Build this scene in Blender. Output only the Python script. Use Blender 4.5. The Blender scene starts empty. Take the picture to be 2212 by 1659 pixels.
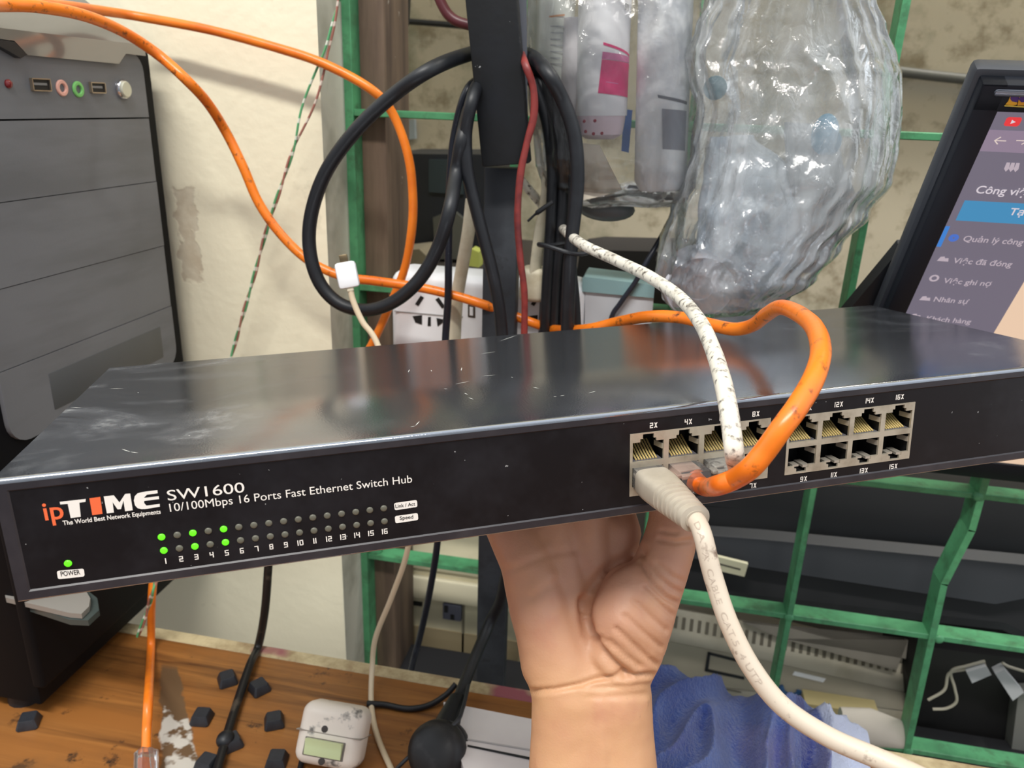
import bpy, bmesh, math, random
from mathutils import Vector, Matrix, noise
random.seed(4)
SC = bpy.context.scene
COL = SC.collection

# ------------------------------------------------------------------ camera, world, lights, exposure
FPX, CX, CY = 1660.0, 1106.0, 829.5
CAMZ = 1.15
AX = Vector((0.981, 0.099, -0.167)).normalized()
M_ = Matrix(((0.98085, 0.09906, -0.16785), (0.19103, -0.32923, 0.92472), (0.03635, -0.93904, -0.34185)))   # world <- camera(x right, y down, z fwd)
_c0 = Vector(M_.col[0]).normalized(); _c2 = Vector(M_.col[2]); _c2 = (_c2 - _c0*_c2.dot(_c0)).normalized(); _c1 = _c2.cross(_c0)
M_ = Matrix((_c0, _c1, _c2)).transposed()
CAM = Vector((0, 0, CAMZ))
cd = bpy.data.cameras.new('camera'); cam = bpy.data.objects.new('camera', cd); COL.objects.link(cam)
cm = Matrix((_c0, -_c1, -_c2)).transposed().to_4x4(); cm.translation = CAM
cam.matrix_world = cm
cd.sensor_fit = 'HORIZONTAL'; cd.sensor_width = 36.0; cd.lens = FPX/2212*36.0
cd.clip_start = 0.01; cd.clip_end = 50
cd.dof.use_dof = True; cd.dof.focus_distance = 0.30; cd.dof.aperture_fstop = 20.0
SC.camera = cam

w = bpy.data.worlds.new('world'); SC.world = w; w.use_nodes = True
bgn = w.node_tree.nodes['Background']; bgn.inputs[0].default_value = (0.82, 0.87, 0.92, 1)
# the rest of the room: pale ceiling overhead, lit walls to the sides, darker low down and behind the photographer
_t = w.node_tree; _tc = _t.nodes.new('ShaderNodeTexCoord'); _sx = _t.nodes.new('ShaderNodeSeparateXYZ'); _t.links.new(_tc.outputs['Generated'], _sx.inputs[0])
def _mr(src, a, b, c, d):
    n = _t.nodes.new('ShaderNodeMapRange'); n.interpolation_type = 'SMOOTHSTEP'
    for i, v in zip((1, 2, 3, 4), (a, b, c, d)): n.inputs[i].default_value = v
    _t.links.new(src, n.inputs[0]); return n.outputs[0]
_m = _t.nodes.new('ShaderNodeMath'); _m.operation = 'MULTIPLY'
_t.links.new(_mr(_sx.outputs[2], -0.5, 0.75, 0.66, 1.9), _m.inputs[0]); _t.links.new(_mr(_sx.outputs[1], -0.95, -0.1, 0.38, 1.0), _m.inputs[1])
_t.links.new(_m.outputs[0], bgn.inputs[1])

def area(name, loc, target, sx, sy, power, col):
    l = bpy.data.lights.new(name, 'AREA'); l.shape = 'RECTANGLE'; l.size = sx; l.size_y = sy; l.energy = power; l.color = col
    o = bpy.data.objects.new(name, l); COL.objects.link(o); o.location = loc
    o.rotation_euler = (Vector(target)-Vector(loc)).to_track_quat('-Z', 'Y').to_euler(); return o
area('ceiling_tube_light', (-0.2, -0.7, 2.8), (-0.1, 0.3, 1.0), 1.3, 0.14, 43.0, (1.0, 0.97, 0.91))
area('back_room_fill', (0.75, 1.0, 2.4), (0.35, 1.0, 0.7), 0.6, 0.1, 15.0, (1.0, 0.96, 0.88))  # added fill to brighten the room beyond the window; no lamp seen there

SC.view_settings.view_transform = 'Standard'; SC.view_settings.look = 'None'
SC.view_settings.exposure = 0.0; SC.view_settings.gamma = 1.0; SC.view_settings.use_curve_mapping = False
SC.cycles.use_denoising = True
SC.cycles.max_bounces = 10; SC.cycles.transparent_max_bounces = 24
SC.cycles.sample_clamp_indirect = 6.0

# ------------------------------------------------------------------ helpers: pixels on the photo -> points in the room
def ray(px, py): return M_ @ Vector(((px-CX)/FPX, (py-CY)/FPX, 1.0))
def PD(px, py, d): return CAM + ray(px, py)*d
def PY(px, py, y): r = ray(px, py); return CAM + r*(y/r.y)
def PX(px, py, x): r = ray(px, py); return CAM + r*(x/r.x)
def PZ(px, py, z): r = ray(px, py); return CAM + r*((z-CAMZ)/r.z)
def PP(px, py, o, n): r = ray(px, py); return CAM + r*((Vector(o)-CAM).dot(n)/r.dot(n))
def project(p):
    c = M_.transposed() @ (Vector(p)-CAM); return (CX+FPX*c.x/c.z, CY+FPX*c.y/c.z, c.z)

# ------------------------------------------------------------------ materials
def lin(c):
    def f(v):
        v /= 255.0
        return v/12.92 if v <= 0.04045 else ((v+0.055)/1.055)**2.4
    return (f(c[0]), f(c[1]), f(c[2]), 1.0)
class NT:
    def __init__(s, name):
        s.m = bpy.data.materials.new(name); s.m.use_nodes = True; s.t = s.m.node_tree
        s.b = s.t.nodes['Principled BSDF']; s.out = s.t.nodes['Material Output']
    def n(s, t, **k):
        x = s.t.nodes.new(t)
        for a, v in k.items(): setattr(x, a, v)
        return x
    def l(s, a, b): s.t.links.new(a, b)
    def coord(s, stretch=(1, 1, 1), rot=(0, 0, 0), kind='Object'):
        tc = s.n('ShaderNodeTexCoord'); mp = s.n('ShaderNodeMapping'); mp.inputs['Scale'].default_value = stretch; mp.inputs['Rotation'].default_value = rot
        s.l(tc.outputs[kind], mp.inputs[0]); return mp.outputs[0]
    def noise(s, vec, scale, detail=3, rough=0.5, dist=0.0):
        x = s.n('ShaderNodeTexNoise'); x.inputs['Scale'].default_value = scale; x.inputs['Detail'].default_value = detail
        x.inputs['Roughness'].default_value = rough; x.inputs['Distortion'].default_value = dist
        if vec is not None: s.l(vec, x.inputs['Vector'])
        return x.outputs[0]
    def ramp(s, fac, lo, hi, a=0.0, b=1.0):
        x = s.n('ShaderNodeMapRange'); x.inputs['From Min'].default_value = lo; x.inputs['From Max'].default_value = hi
        x.inputs['To Min'].default_value = a; x.inputs['To Max'].default_value = b; s.l(fac, x.inputs['Value']); return x.outputs[0]
    def mix(s, fac, a, b):
        x = s.n('ShaderNodeMix', data_type='RGBA')
        for i, v in ((6, a), (7, b)):
            if isinstance(v, tuple): x.inputs[i].default_value = v
            else: s.l(v, x.inputs[i])
        if isinstance(fac, (int, float)): x.inputs[0].default_value = fac
        else: s.l(fac, x.inputs[0])
        return x.outputs[2]
    def math(s, op, a, b=0.0):
        x = s.n('ShaderNodeMath', operation=op)
        for i, v in ((0, a), (1, b)):
            if isinstance(v, (int, float)): x.inputs[i].default_value = v
            else: s.l(v, x.inputs[i])
        return x.outputs[0]
    def bump(s, h, strength, dist=0.001):
        x = s.n('ShaderNodeBump'); x.inputs['Strength'].default_value = strength; x.inputs['Distance'].default_value = dist
        s.l(h, x.inputs['Height']); s.l(x.outputs[0], s.b.inputs['Normal']); return x.outputs[0]
def mat(name, c, rough=0.5, c2=None, ns=20.0, lo=0.45, hi=0.65, stretch=(1, 1, 1), detail=4, bump=0.0, bs=200.0, bd=0.001, metal=0.0, ior=1.5, coat=0.0,
        sss=0.0, em=None, ems=1.0, c3=None, ns3=80.0, lo3=0.6, hi3=0.7, trans=0.0, alpha=1.0, rot=(0, 0, 0)):
    t = NT(name); b = t.b
    b.inputs['Roughness'].default_value = rough; b.inputs['Metallic'].default_value = metal; b.inputs['IOR'].default_value = ior
    b.inputs['Coat Weight'].default_value = coat; b.inputs['Coat Roughness'].default_value = 0.15
    b.inputs['Transmission Weight'].default_value = trans; b.inputs['Alpha'].default_value = alpha
    col = lin(c); b.inputs['Base Color'].default_value = col
    vec = t.coord(stretch, rot)
    if c2:
        col = t.mix(t.ramp(t.noise(vec, ns, detail, 0.6), lo, hi), col, lin(c2))
    if c3:
        col = t.mix(t.ramp(t.noise(t.coord((1, 1, 1)), ns3, 4, 0.65), lo3, hi3), col, lin(c3))
    if c2 or c3: t.l(col, b.inputs['Base Color'])
    if sss:
        b.inputs['Subsurface Weight'].default_value = sss; b.inputs['Subsurface Radius'].default_value = (1.0, 0.35, 0.2); b.inputs['Subsurface Scale'].default_value = 0.004
    if em: b.inputs['Emission Color'].default_value = lin(em); b.inputs['Emission Strength'].default_value = ems
    if bump: t.bump(t.noise(t.coord(), bs, 3), bump, bd)
    return t.m

# ------------------------------------------------------------------ mesh builder
WM = {}
class MB:
    def __init__(s): s.bm = bmesh.new(); s.mi = 0
    def poly(s, pts):
        f = s.bm.faces.new([s.bm.verts.new(Vector(p)) for p in pts]); f.material_index = s.mi; return f
    def prism(s, pts, off):
        off = Vector(off); a = [s.bm.verts.new(Vector(p)) for p in pts]; b = [s.bm.verts.new(Vector(p)+off) for p in pts]
        n = len(a); fs = [s.bm.faces.new(a), s.bm.faces.new(b[::-1])]
        fs += [s.bm.faces.new((a[i], b[i], b[(i+1) % n], a[(i+1) % n])) for i in range(n)]
        for f in fs: f.material_index = s.mi
        return s
    def merge(s, b2, m=None):
        if m is not None: bmesh.ops.transform(b2, matrix=m, verts=b2.verts)
        vm = {v: s.bm.verts.new(v.co) for v in b2.verts}
        for f in b2.faces:
            try: g = s.bm.faces.new([vm[v] for v in f.verts]); g.material_index = s.mi
            except ValueError: pass
        b2.free(); return s
    def box(s, c, size, r=0.0, seg=3, R=None):
        b = bmesh.new(); bmesh.ops.create_cube(b, size=1.0)
        bmesh.ops.scale(b, vec=Vector(size), verts=b.verts)
        if r: bmesh.ops.bevel(b, geom=b.edges[:], offset=r, segments=seg, profile=0.5, affect='EDGES')
        m = Matrix.Translation(Vector(c)) @ (R.to_4x4() if R is not None else Matrix.Identity(4))
        return s.merge(b, m)
    def span(s, a, b, r=0.0, seg=3):
        a, b = Vector(a), Vector(b); d = b-a
        return s.box((a+b)/2, (abs(d.x), abs(d.y), abs(d.z)), r, seg)
    def bar(s, a, b, wdt, thk, side, r=0.0):      # bar from a to b, width along 'side'
        a, b = Vector(a), Vector(b); z = (b-a); L = z.length; z.normalize()
        x = Vector(side); x = (x-z*x.dot(z)).normalized(); y = z.cross(x)
        return s.box((a+b)/2, (wdt, thk, L), r, 2, Matrix((x, y, z)).transposed())
    def ball(s, c, r, sc=(1, 1, 1), R=None, sub=3):
        b = bmesh.new(); bmesh.ops.create_icosphere(b, subdivisions=sub, radius=r)
        bmesh.ops.scale(b, vec=Vector(sc), verts=b.verts)
        m = Matrix.Translation(Vector(c)) @ (R.to_4x4() if R is not None else Matrix.Identity(4))
        return s.merge(b, m)
    def rings(s, rings, cap=True, closed=False):
        rs = [[s.bm.verts.new(Vector(p)) for p in r] for r in rings]; n = len(rs[0])
        for i in range(len(rs)-1):
            for j in range(n):
                f = s.bm.faces.new((rs[i][j], rs[i][(j+1) % n], rs[i+1][(j+1) % n], rs[i+1][j])); f.material_index = s.mi
        if cap:
            for r in (rs[0][::-1], rs[-1]):
                f = s.bm.faces.new(r); f.material_index = s.mi
        return s
    def tube(s, pts, r, n=12, cap=True, flat=1.0, wob=0.0):
        pts = [Vector(p) for p in pts]; N = len(pts); rr = r if isinstance(r, (list, tuple)) else [r]*N
        tg = [(pts[min(i+1, N-1)]-pts[max(i-1, 0)]).normalized() for i in range(N)]
        u = tg[0].orthogonal().normalized(); out = []
        for i in range(N):
            u = (u-tg[i]*u.dot(tg[i])).normalized(); v = tg[i].cross(u); k = rr[i]
            if wob: k *= 1+wob*noise.noise(pts[i]*60)
            out.append([pts[i]+(u*math.cos(2*math.pi*j/n)+v*flat*math.sin(2*math.pi*j/n))*k for j in range(n)])
        return s.rings(out, cap)
    def lathe(s, prof, o, ax, n=24, cap=True):
        ax = Vector(ax).normalized(); u = ax.orthogonal().normalized(); v = ax.cross(u); o = Vector(o)
        return s.rings([[o+ax*h+(u*math.cos(2*math.pi*j/n)+v*math.sin(2*math.pi*j/n))*max(r, 1e-5) for j in range(n)] for r, h in prof], cap)
    def flat(s, verts, faces, fn):
        vs = [s.bm.verts.new(fn(x, y)) for x, y in verts]
        for f in faces:
            try: g = s.bm.faces.new([vs[i] for i in f]); g.material_index = s.mi
            except ValueError: pass
        return s
    def build(s, name, m, parent=None, smooth=True, angle=40, loc=None, fix=True):
        bm = s.bm
        if fix: bmesh.ops.recalc_face_normals(bm, faces=bm.faces)
        o_m = Matrix.Identity(4)
        if parent is not None: o_m = WM[parent.name].inverted()
        else:
            vs = [v.co for v in bm.verts]
            if loc is None:
                loc = Vector(((min(v.x for v in vs)+max(v.x for v in vs))/2, (min(v.y for v in vs)+max(v.y for v in vs))/2, min(v.z for v in vs)))
            o_m = Matrix.Translation(-Vector(loc))
        bmesh.ops.transform(bm, matrix=o_m, verts=bm.verts)
        me = bpy.data.meshes.new(name); bm.to_mesh(me); bm.free()
        for mm in (m if isinstance(m, (list, tuple)) else [m]): me.materials.append(mm)
        if smooth:
            me.shade_smooth(); me.set_sharp_from_angle(angle=math.radians(angle))
        o = bpy.data.objects.new(name, me); COL.objects.link(o)
        if parent is not None: o.parent = parent; WM[o.name] = WM[parent.name]
        else: o.location = loc; WM[o.name] = Matrix.Translation(Vector(loc))
        return o
def tag(o, label=None, cat=None, group=None, kind=None):
    if label: o['label'] = label
    if cat: o['category'] = cat
    if group: o['group'] = group
    if kind: o['kind'] = kind
    return o
def thing(name, label, cat, loc, group=None, mtx=None):
    o = bpy.data.objects.new(name, None); o.empty_display_size = 0.02; COL.objects.link(o)
    m = mtx if mtx is not None else Matrix.Translation(Vector(loc))
    o.matrix_world = m; WM[o.name] = m.copy(); return tag(o, label, cat, group)
def cr(pts, sub=8):       # Catmull-Rom through the points
    P = [Vector(p) for p in pts]; P = [P[0]*2-P[1]]+P+[P[-1]*2-P[-2]]; out = []
    for i in range(1, len(P)-2):
        a, b, c, d = P[i-1:i+3]
        for k in range(sub):
            t = k/sub; out.append(0.5*((2*b)+(c-a)*t+(2*a-5*b+4*c-d)*t*t+(3*b-a-3*c+d)*t**3))
    out.append(P[-2]); return out
def path(spec, sub=8):    # entries ('Y'|'D'|'Z', px, py, value)
    f = {'Y': PY, 'D': PD, 'Z': PZ, 'X': PX}
    return cr([Vector(e[1:]) if e[0] == 'P' else f[e[0]](*e[1:]) for e in spec], sub)
def Ys(y, *pp): return [('Y', a, b, y) for a, b in pp]
_tc = {}
def glyphs(text, bold=0.0):
    if (text, bold) in _tc: return _tc[(text, bold)]
    cu = bpy.data.curves.new('t', 'FONT'); cu.body = text; cu.size = 1.0; cu.resolution_u = 4; cu.offset = bold
    o = bpy.data.objects.new('t', cu); COL.objects.link(o)
    dg = bpy.context.evaluated_depsgraph_get(); me = bpy.data.meshes.new_from_object(o.evaluated_get(dg))
    vs = [(v.co.x, v.co.y) for v in me.vertices]; fs = [tuple(p.vertices) for p in me.polygons]
    bpy.data.objects.remove(o); bpy.data.curves.remove(cu); bpy.data.meshes.remove(me)
    x0 = min(v[0] for v in vs); x1 = max(v[0] for v in vs)
    r = ([((x-x0)/(x1-x0), y) for x, y in vs], fs, x1-x0); _tc[(text, bold)] = r; return r
CAPH = 0.73

# ------------------------------------------------------------------ materials in use
DESKZ = 0.75
def H(z): return z+CAMZ
def m_wall():
    t = NT('cream_wall_paint'); b = t.b; b.inputs['Roughness'].default_value = 0.75
    v = t.coord()
    big = t.ramp(t.noise(v, 3.0, 4), 0.35, 0.7)
    col = t.mix(big, lin((250, 243, 216)), lin((240, 232, 204)))
    col = t.mix(t.ramp(t.noise(v, 14.0, 6, 0.7), 0.62, 0.8), col, lin((186, 180, 152)))
    # the bare patch where the paint has peeled: a region of the wall with ragged edges
    sx = t.n('ShaderNodeSeparateXYZ'); t.l(v, sx.inputs[0])
    pa, pb = PY(370, 400, 0.545), PY(440, 612, 0.545)
    nz = t.math('MULTIPLY', t.math('SUBTRACT', t.noise(v, 90.0, 3), 0.5), 0.022)
    X = t.math('ADD', sx.outputs[0], nz); Zc = t.math('ADD', sx.outputs[2], nz)
    WX, WZ = WALLC
    dx = t.math('ABSOLUTE', t.math('SUBTRACT', X, (pa.x+pb.x)/2-WX)); dz = t.math('ABSOLUTE', t.math('SUBTRACT', Zc, (pa.z+pb.z)/2-WZ))
    m = t.math('MULTIPLY', t.ramp(dx, abs(pa.x-pb.x)/2-0.0015, abs(pa.x-pb.x)/2+0.0005, 1, 0), t.ramp(dz, abs(pa.z-pb.z)/2-0.002, abs(pa.z-pb.z)/2+0.001, 1, 0))
    pc = t.mix(t.ramp(t.noise(v, 60, 3), 0.4, 0.6), lin((214, 200, 174)), lin((228, 218, 194)))
    col = t.mix(m, col, pc)
    t.l(col, b.inputs['Base Color'])
    h = t.math('SUBTRACT', t.math('ADD', t.noise(v, 120, 4), t.math('MULTIPLY', t.noise(v, 26, 3), 2.0)), t.math('MULTIPLY', m, 0.8))
    t.bump(h, 0.22, 0.002); return t.m
WALLC = (-0.872, 1.40)
M_wall = m_wall()
M_reveal = mat('shaded_plaster', (198, 194, 180), 0.85, c2=(140, 136, 120), ns=14, lo=0.5, hi=0.75, bump=0.3, bs=150)  # plaster greyed: the weaker light on the reveal is painted into its colour
M_back = mat('mildewed_wall', (192, 182, 160), 0.9, c2=(88, 96, 68), ns=7.0, lo=0.52, hi=0.72, detail=6, c3=(140, 128, 104), ns3=26, lo3=0.5, hi3=0.7, bump=0.25, bs=80)
M_green = mat('green_paint', (82, 152, 106), 0.45, c2=(64, 124, 86), ns=40, lo=0.45, hi=0.7, c3=(64, 104, 72), ns3=70, lo3=0.52, hi3=0.74, bump=0.25, bs=300)
M_wood_old = mat('weathered_brown_wood', (112, 92, 76), 0.7, c2=(78, 62, 52), ns=9, stretch=(6, 6, .6), lo=0.4, hi=0.65, c3=(190, 182, 172), ns3=40, lo3=0.7, hi3=0.76, bump=0.4, bs=60)
M_black = mat('black_plastic', (24, 26, 30), 0.45, c2=(34, 36, 40), ns=30)
M_blackrub = mat('black_rubber', (20, 22, 27), 0.46, c2=(32, 34, 39), ns=60, lo=.5, hi=.8)
M_blackmetal = mat('black_painted_metal', (7, 9, 13), 0.55, c2=(14, 17, 24), ns=25, c3=(190, 190, 190), ns3=120, lo3=0.69, hi3=0.72, bump=0.15, bs=200)
M_tubemetal = mat('scuffed_black_tube', (38, 41, 47), 0.5, c2=(56, 60, 66), ns=30, c3=(30, 30, 34), ns3=60, lo3=0.55, hi3=0.7)
M_orange = mat('orange_cable_jacket', (238, 128, 34), 0.33, c2=(222, 108, 28), ns=30, c3=(88, 52, 26), ns3=160, lo3=0.68, hi3=0.78, bump=0.12, bs=180)
M_orangedirty = mat('scuffed_orange_jacket', (240, 126, 30), 0.3, c2=(228, 108, 26), ns=26, c3=(84, 50, 28), ns3=190, lo3=0.57, hi3=0.72, bump=0.15, bs=160)
M_whitedirty = mat('grimy_white_jacket', (226, 220, 206), 0.45, c2=(84, 76, 70), ns=300, stretch=(1, 1, 1), lo=0.52, hi=0.66, detail=5, c3=(150, 142, 130), ns3=60, lo3=0.55, hi3=0.75)
M_patch = mat('off_white_jacket', (206, 192, 174), 0.45, c2=(208, 192, 172), ns=40, c3=(128, 108, 94), ns3=190, lo3=0.60, hi3=0.74)
M_boot = mat('light_grey_boot', (182, 172, 156), 0.5, c2=(168, 158, 142), ns=60)
M_clear = mat('clear_plug_plastic', (235, 235, 235), 0.08, trans=0.92, ior=1.45)
M_gold = mat('gold_contact', (236, 210, 140), 0.35, metal=.35)
M_tin = mat('tinned_shield', (196, 188, 170), 0.38, c2=(168, 158, 140), ns=80, metal=0.55, c3=(120, 104, 84), ns3=300, lo3=0.68, hi3=0.8)
M_dark = mat('dark_socket_plastic', (22, 21, 21), 0.6)
M_sockfloor = mat('grey_socket_plastic', (96, 94, 100), 0.6)
M_cream = mat('aged_cream_plastic', (206, 198, 168), 0.6, c2=(176, 166, 136), ns=12, lo=.45, hi=.75)
M_white = mat('white_plastic', (246, 247, 250), 0.4, c2=(236, 237, 240), ns=10)
M_cord = mat('ivory_cord', (226, 218, 194), 0.5, c2=(206, 194, 166), ns=50)
M_red = mat('red_wire', (138, 54, 50), 0.45, c2=(96, 36, 38), ns=60)

# ------------------------------------------------------------------ the setting
def struct(o, label=None): return tag(o, label, None, None, 'structure')
b = MB(); b.span((-1.5, 0.545, 0.0), (-0.2445, 0.625, 2.8)); o = b.build('wall_left', [M_wall, M_reveal], smooth=False, loc=(WALLC[0], 0.545, WALLC[1]))
for p in o.data.polygons:
    if p.normal.x > 0.9: p.material_index = 1
struct(o)
b = MB(); b.span((-0.2445, 0.56, 1.62), (1.8, 0.625, 2.8)); struct(b.build('wall_above_window', M_wall, smooth=False))
b = MB(); b.span((-0.2445, 0.56, 0.0), (1.8, 0.625, 0.585)); struct(b.build('wall_below_window', M_reveal, smooth=False))
b = MB(); b.span((-1.5, 1.15, 0.0), (1.8, 1.20, 2.8)); struct(b.build('wall_back', M_back, smooth=False))
b = MB(); b.span((-1.5, -2.0, -0.05), (1.8, 1.2, 0.0)); struct(b.build('floor', mat('grey_floor', (130, 126, 118), 0.7, c2=(110, 106, 98), ns=5), smooth=False))
# brown wooden window frame post behind the grille
b = MB(); a0 = PY(771, 300, 0.605); a1 = PY(834, 300, 0.605)
b.span((a0.x, 0.605, 0.586), (a1.x, 0.665, 1.62), 0.002, 2); struct(b.build('window_1', M_wood_old))
b = MB(); b.span((a1.x, 0.615, 0.586), (1.8, 0.655, 0.598)); struct(b.build('trim_1', mat('grimy_dark_sill', (26, 26, 30), .7)))
# thin pipe on the far wall
b = MB(); b.tube([PY(1905, 150, 1.14), PY(2010, 163, 1.14), PY(2240, 188, 1.14)], 0.0065, 12); tag(b.build('pipe', mat('grey_pipe', (104, 104, 98), 0.5)), 'thin grey pipe running across the mildewed far wall', 'pipe')

# green window grille: flat bars, each a part
gy = 0.588; gw = 0.0052; gd = 0.02
VX = [PY(757, 400, gy).x, -0.112, PY(1525, 0, gy).x, PY(1960, 0, gy).x, PY(2110, 1065, gy).x+.002, 0.385]
HZ = [PY(760, 243, gy).z, PY(800, 624, gy).z, PY(1830, 1042, gy).z, PY(1480, 1303, gy).z, PY(1850, 1606, gy).z]
g = thing('window_grille', 'green painted iron grille of crossed flat bars in the window opening', 'window grille', (0.08, gy, HZ[-1]))
for i, x in enumerate(VX):
    b = MB(); ww = 0.0085 if i == 0 else gw
    if i == 4:   # this bar is kinked where it was once bent
        zk = PY(2040, 1262, gy).z; xk = PY(2040, 1262, gy).x; zt = zk+0.05
        b.bar((x+.002, gy+gd/2, 1.62), (x+.002, gy+gd/2, zt), gw, gd, (1, 0, 0)); b.bar((x+.002, gy+gd/2, zt+.001), (xk, gy+gd/2, zk-.001), gw, gd, (1, 0, 0)); b.bar((xk, gy+gd/2, zk), (x, gy+gd/2, 0.586), gw, gd, (1, 0, 0))
    else: b.span((x-ww/2, gy, 0.586), (x+ww/2, gy+gd, 1.62), 0.0006, 1)
    b.build('vertical_bar', M_green, g)
for z in HZ:
    b = MB(); b.span((VX[2] if z == HZ[4] else VX[0], gy+.0015, z-gw/2), (0.7, gy+gd-.0015, z+gw/2), 0.0006, 1)
    if z == HZ[3]: b.ball((VX[0]+.008, gy+.008, z+.004), .008, (1, .7, 1))
    for x in VX[1:5]: b.ball((x, gy+.001, z), 0.0042, (1, .5, 1), sub=2)
    b.build('horizontal_bar', M_green, g)

# ------------------------------------------------------------------ desk
M_desk = (lambda t: t)(None)
def m_desk():
    t = NT('worn_wood_laminate'); b = t.b; b.inputs['Roughness'].default_value = 0.42
    v = t.coord((1.2, 26, 26), (0, 0, 0.06)); g1 = t.noise(v, 6.0, 6, 0.65, 0.6)
    v2 = t.coord((0.6, 9, 9), (0, 0, 0.06)); g2 = t.noise(v2, 4.0, 3)
    c = t.mix(t.ramp(g1, 0.35, 0.68), lin((164, 110, 56)), lin((88, 54, 28)))
    c = t.mix(t.ramp(g2, 0.4, 0.7), c, lin((150, 96, 46)))
    v3 = t.coord(); c = t.mix(t.ramp(t.noise(v3, 30, 5, 0.7), 0.61, 0.68), c, lin((58, 40, 28)))
    c = t.mix(t.ramp(t.noise(v3, 9, 4, 0.7), 0.5, 0.8), c, lin((120, 84, 50)))
    # worn strip where the laminate has split and filler shows
    sx = t.n('ShaderNodeSeparateXYZ'); t.l(v3, sx.inputs[0])
    p0, p1, p2 = PZ(352, 1430, DESKZ), PZ(385, 1560, DESKZ), PZ(385, 1700, DESKZ)
    wob = t.math('MULTIPLY', t.math('SUBTRACT', t.noise(v3, 55, 3), 0.5), 0.014)
    Y = sx.outputs[1]; k = (p2.x-p0.x)/(p2.y-p0.y)
    xc = t.math('ADD', t.math('MULTIPLY', t.math('SUBTRACT', Y, p0.y-0.2), k), p0.x-0.08+0.004)
    d = t.math('ABSOLUTE', t.math('SUBTRACT', t.math('ADD', sx.outputs[0], wob), xc))
    wid = t.ramp(Y, p0.y-0.2, p2.y-0.2, 0.0055, 0.0145)
    m = t.math('MULTIPLY', t.ramp(t.math('SUBTRACT', d, wid), -0.001, 0.001, 1, 0), t.ramp(Y, p0.y-0.2, p0.y-0.206, 0, 1))
    wz_ = t.math('ADD', t.noise(v3, 60, 3), t.ramp(Y, p0.y-0.215, p1.y-0.215, -.28, 0.03)); pc = t.mix(t.ramp(wz_, 0.46, 0.52), lin((104, 80, 56)), lin((196, 190, 180)))
    t.l(t.mix(m, c, pc), b.inputs['Base Color'])
    t.bump(g1, 0.12, 0.001); return t.m
M_desk = m_desk()
def m_edge():
    t = NT('chipped_desk_edge'); b = t.b; b.inputs['Roughness'].default_value = 0.75; v = t.coord()
    c = t.mix(t.ramp(t.noise(v, 26, 5, 0.7), 0.4, 0.65), lin((206, 190, 150)), lin((150, 126, 92)))
    c = t.mix(t.ramp(t.noise(v, 16, 3), 0.6, 0.66), c, lin((150, 84, 92)))
    t.l(c, b.inputs['Base Color']); return t.m
E0, E1 = PZ(330, 1374, DESKZ), PZ(1145, 1508, DESKZ)
EY = 0.4465
d = thing('desk', 'wooden desk top with worn brown grain and chipped pale back edge', 'desk', (0.08, 0.2, 0.0))
b = MB(); b.span((-1.1, -0.35, DESKZ-.024), (1.3, EY-.012, DESKZ)); o = b.build('desk_top', M_desk, d, False)
b = MB(); b.span((-1.1, EY-.0119, DESKZ-.024), (1.3, EY, DESKZ+.0004), 0.001, 1); o = b.build('back_edge', m_edge(), d)
for x in (-1.05, 1.25):
    for y in (-0.3, 0.40):
        b = MB(); b.span((x-.02, y-.02, 0.0), (x+.02, y+.02, DESKZ-.0241), 0.002, 1); b.build('leg', M_wood_old, d)

# ------------------------------------------------------------------ things seen through the window, in the back room
def slab(b, pp, Y, dep, yaw=0.0):       # outline pp lies on the plane y=Y (yawed), solid to depth dep
    if yaw == 0: b.prism([PY(px, py, Y) for px, py in pp], (0, dep, 0)); return
    n = Vector((math.sin(yaw), -math.cos(yaw), 0)); o = Vector((PY(*pp[0], Y)))
    b.prism([PP(px, py, o, n) for px, py in pp], -n*dep)
TBZ = H(-0.585)
b = MB(); b.span((-0.6, 0.635, TBZ-.03), (1.6, 1.14, TBZ)); tag(b.build('back_table', mat('dark_table', (40, 36, 32), 0.7), smooth=False), 'dark table beyond the window carrying the old machines', 'table')
# cream cabinet behind the grille
cc = thing('computer_case', 'aged cream computer case with a small square port behind the grille', 'computer case', (PY(940, 1400, .67).x, .70, TBZ))
x0, x1 = PY(842, 1300, .67).x, PY(1125, 1300, .67).x
def zy(py, y=.67, px=940): return PY(px, py, y).z
b = MB(); b.span((x0, .672, TBZ), (x1, .86, zy(1205)), .002, 2); b.build('case_body', M_cream, cc)
b = MB(); b.span((x0, .664, zy(1292)), (x1, .673, zy(1246)), .003, 2); b.build('brow_panel', mat('pale_cream_plastic', (226, 218, 190), .55), cc)
b = MB(); b.span((x0, .668, zy(1232)), (x1, .673, zy(1216)), .001, 1); b.build('upper_ledge', M_cream, cc)
pa = PY(1000, 1300, .668)
b = MB(); b.span((pa.x-.0012, .6705, TBZ+.01), (pa.x+.0012, .6725, zy(1294))); b.build('panel_seam', mat('seam_shadow_grey', (120, 114, 96), .7), cc)
q0, q1 = PY(957, 1302, .668), PY(996, 1342, .668)
b = MB(); b.span((q0.x, .6665, q1.z), (q1.x, .6735, q0.z), .0008, 1); sp = b.build('square_port', mat('blue_grey_port', (92, 94, 110), .5), cc)
b = MB(); b.span((q0.x+.002, .6655, (q0.z+q1.z)/2), (q0.x+.006, .668, q0.z-.002)); b.span((q0.x+.009, .6655, q1.z+.002), (q0.x+.013, .668, q1.z+.008)); b.build('port_slot', M_dark, sp)
q0 = PY(868, 1299, .668); b = MB(); b.span((q0.x, .6695, q0.z-.004), (q0.x+.022, .6725, q0.z)); b.build('drive_slot', M_dark, cc)
b = MB(); b.span((x0, .6705, zy(1400)), (x1, .6725, zy(1360))); b.build('lower_band', mat('olive_cream', (150, 136, 106), .7), cc)
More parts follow.
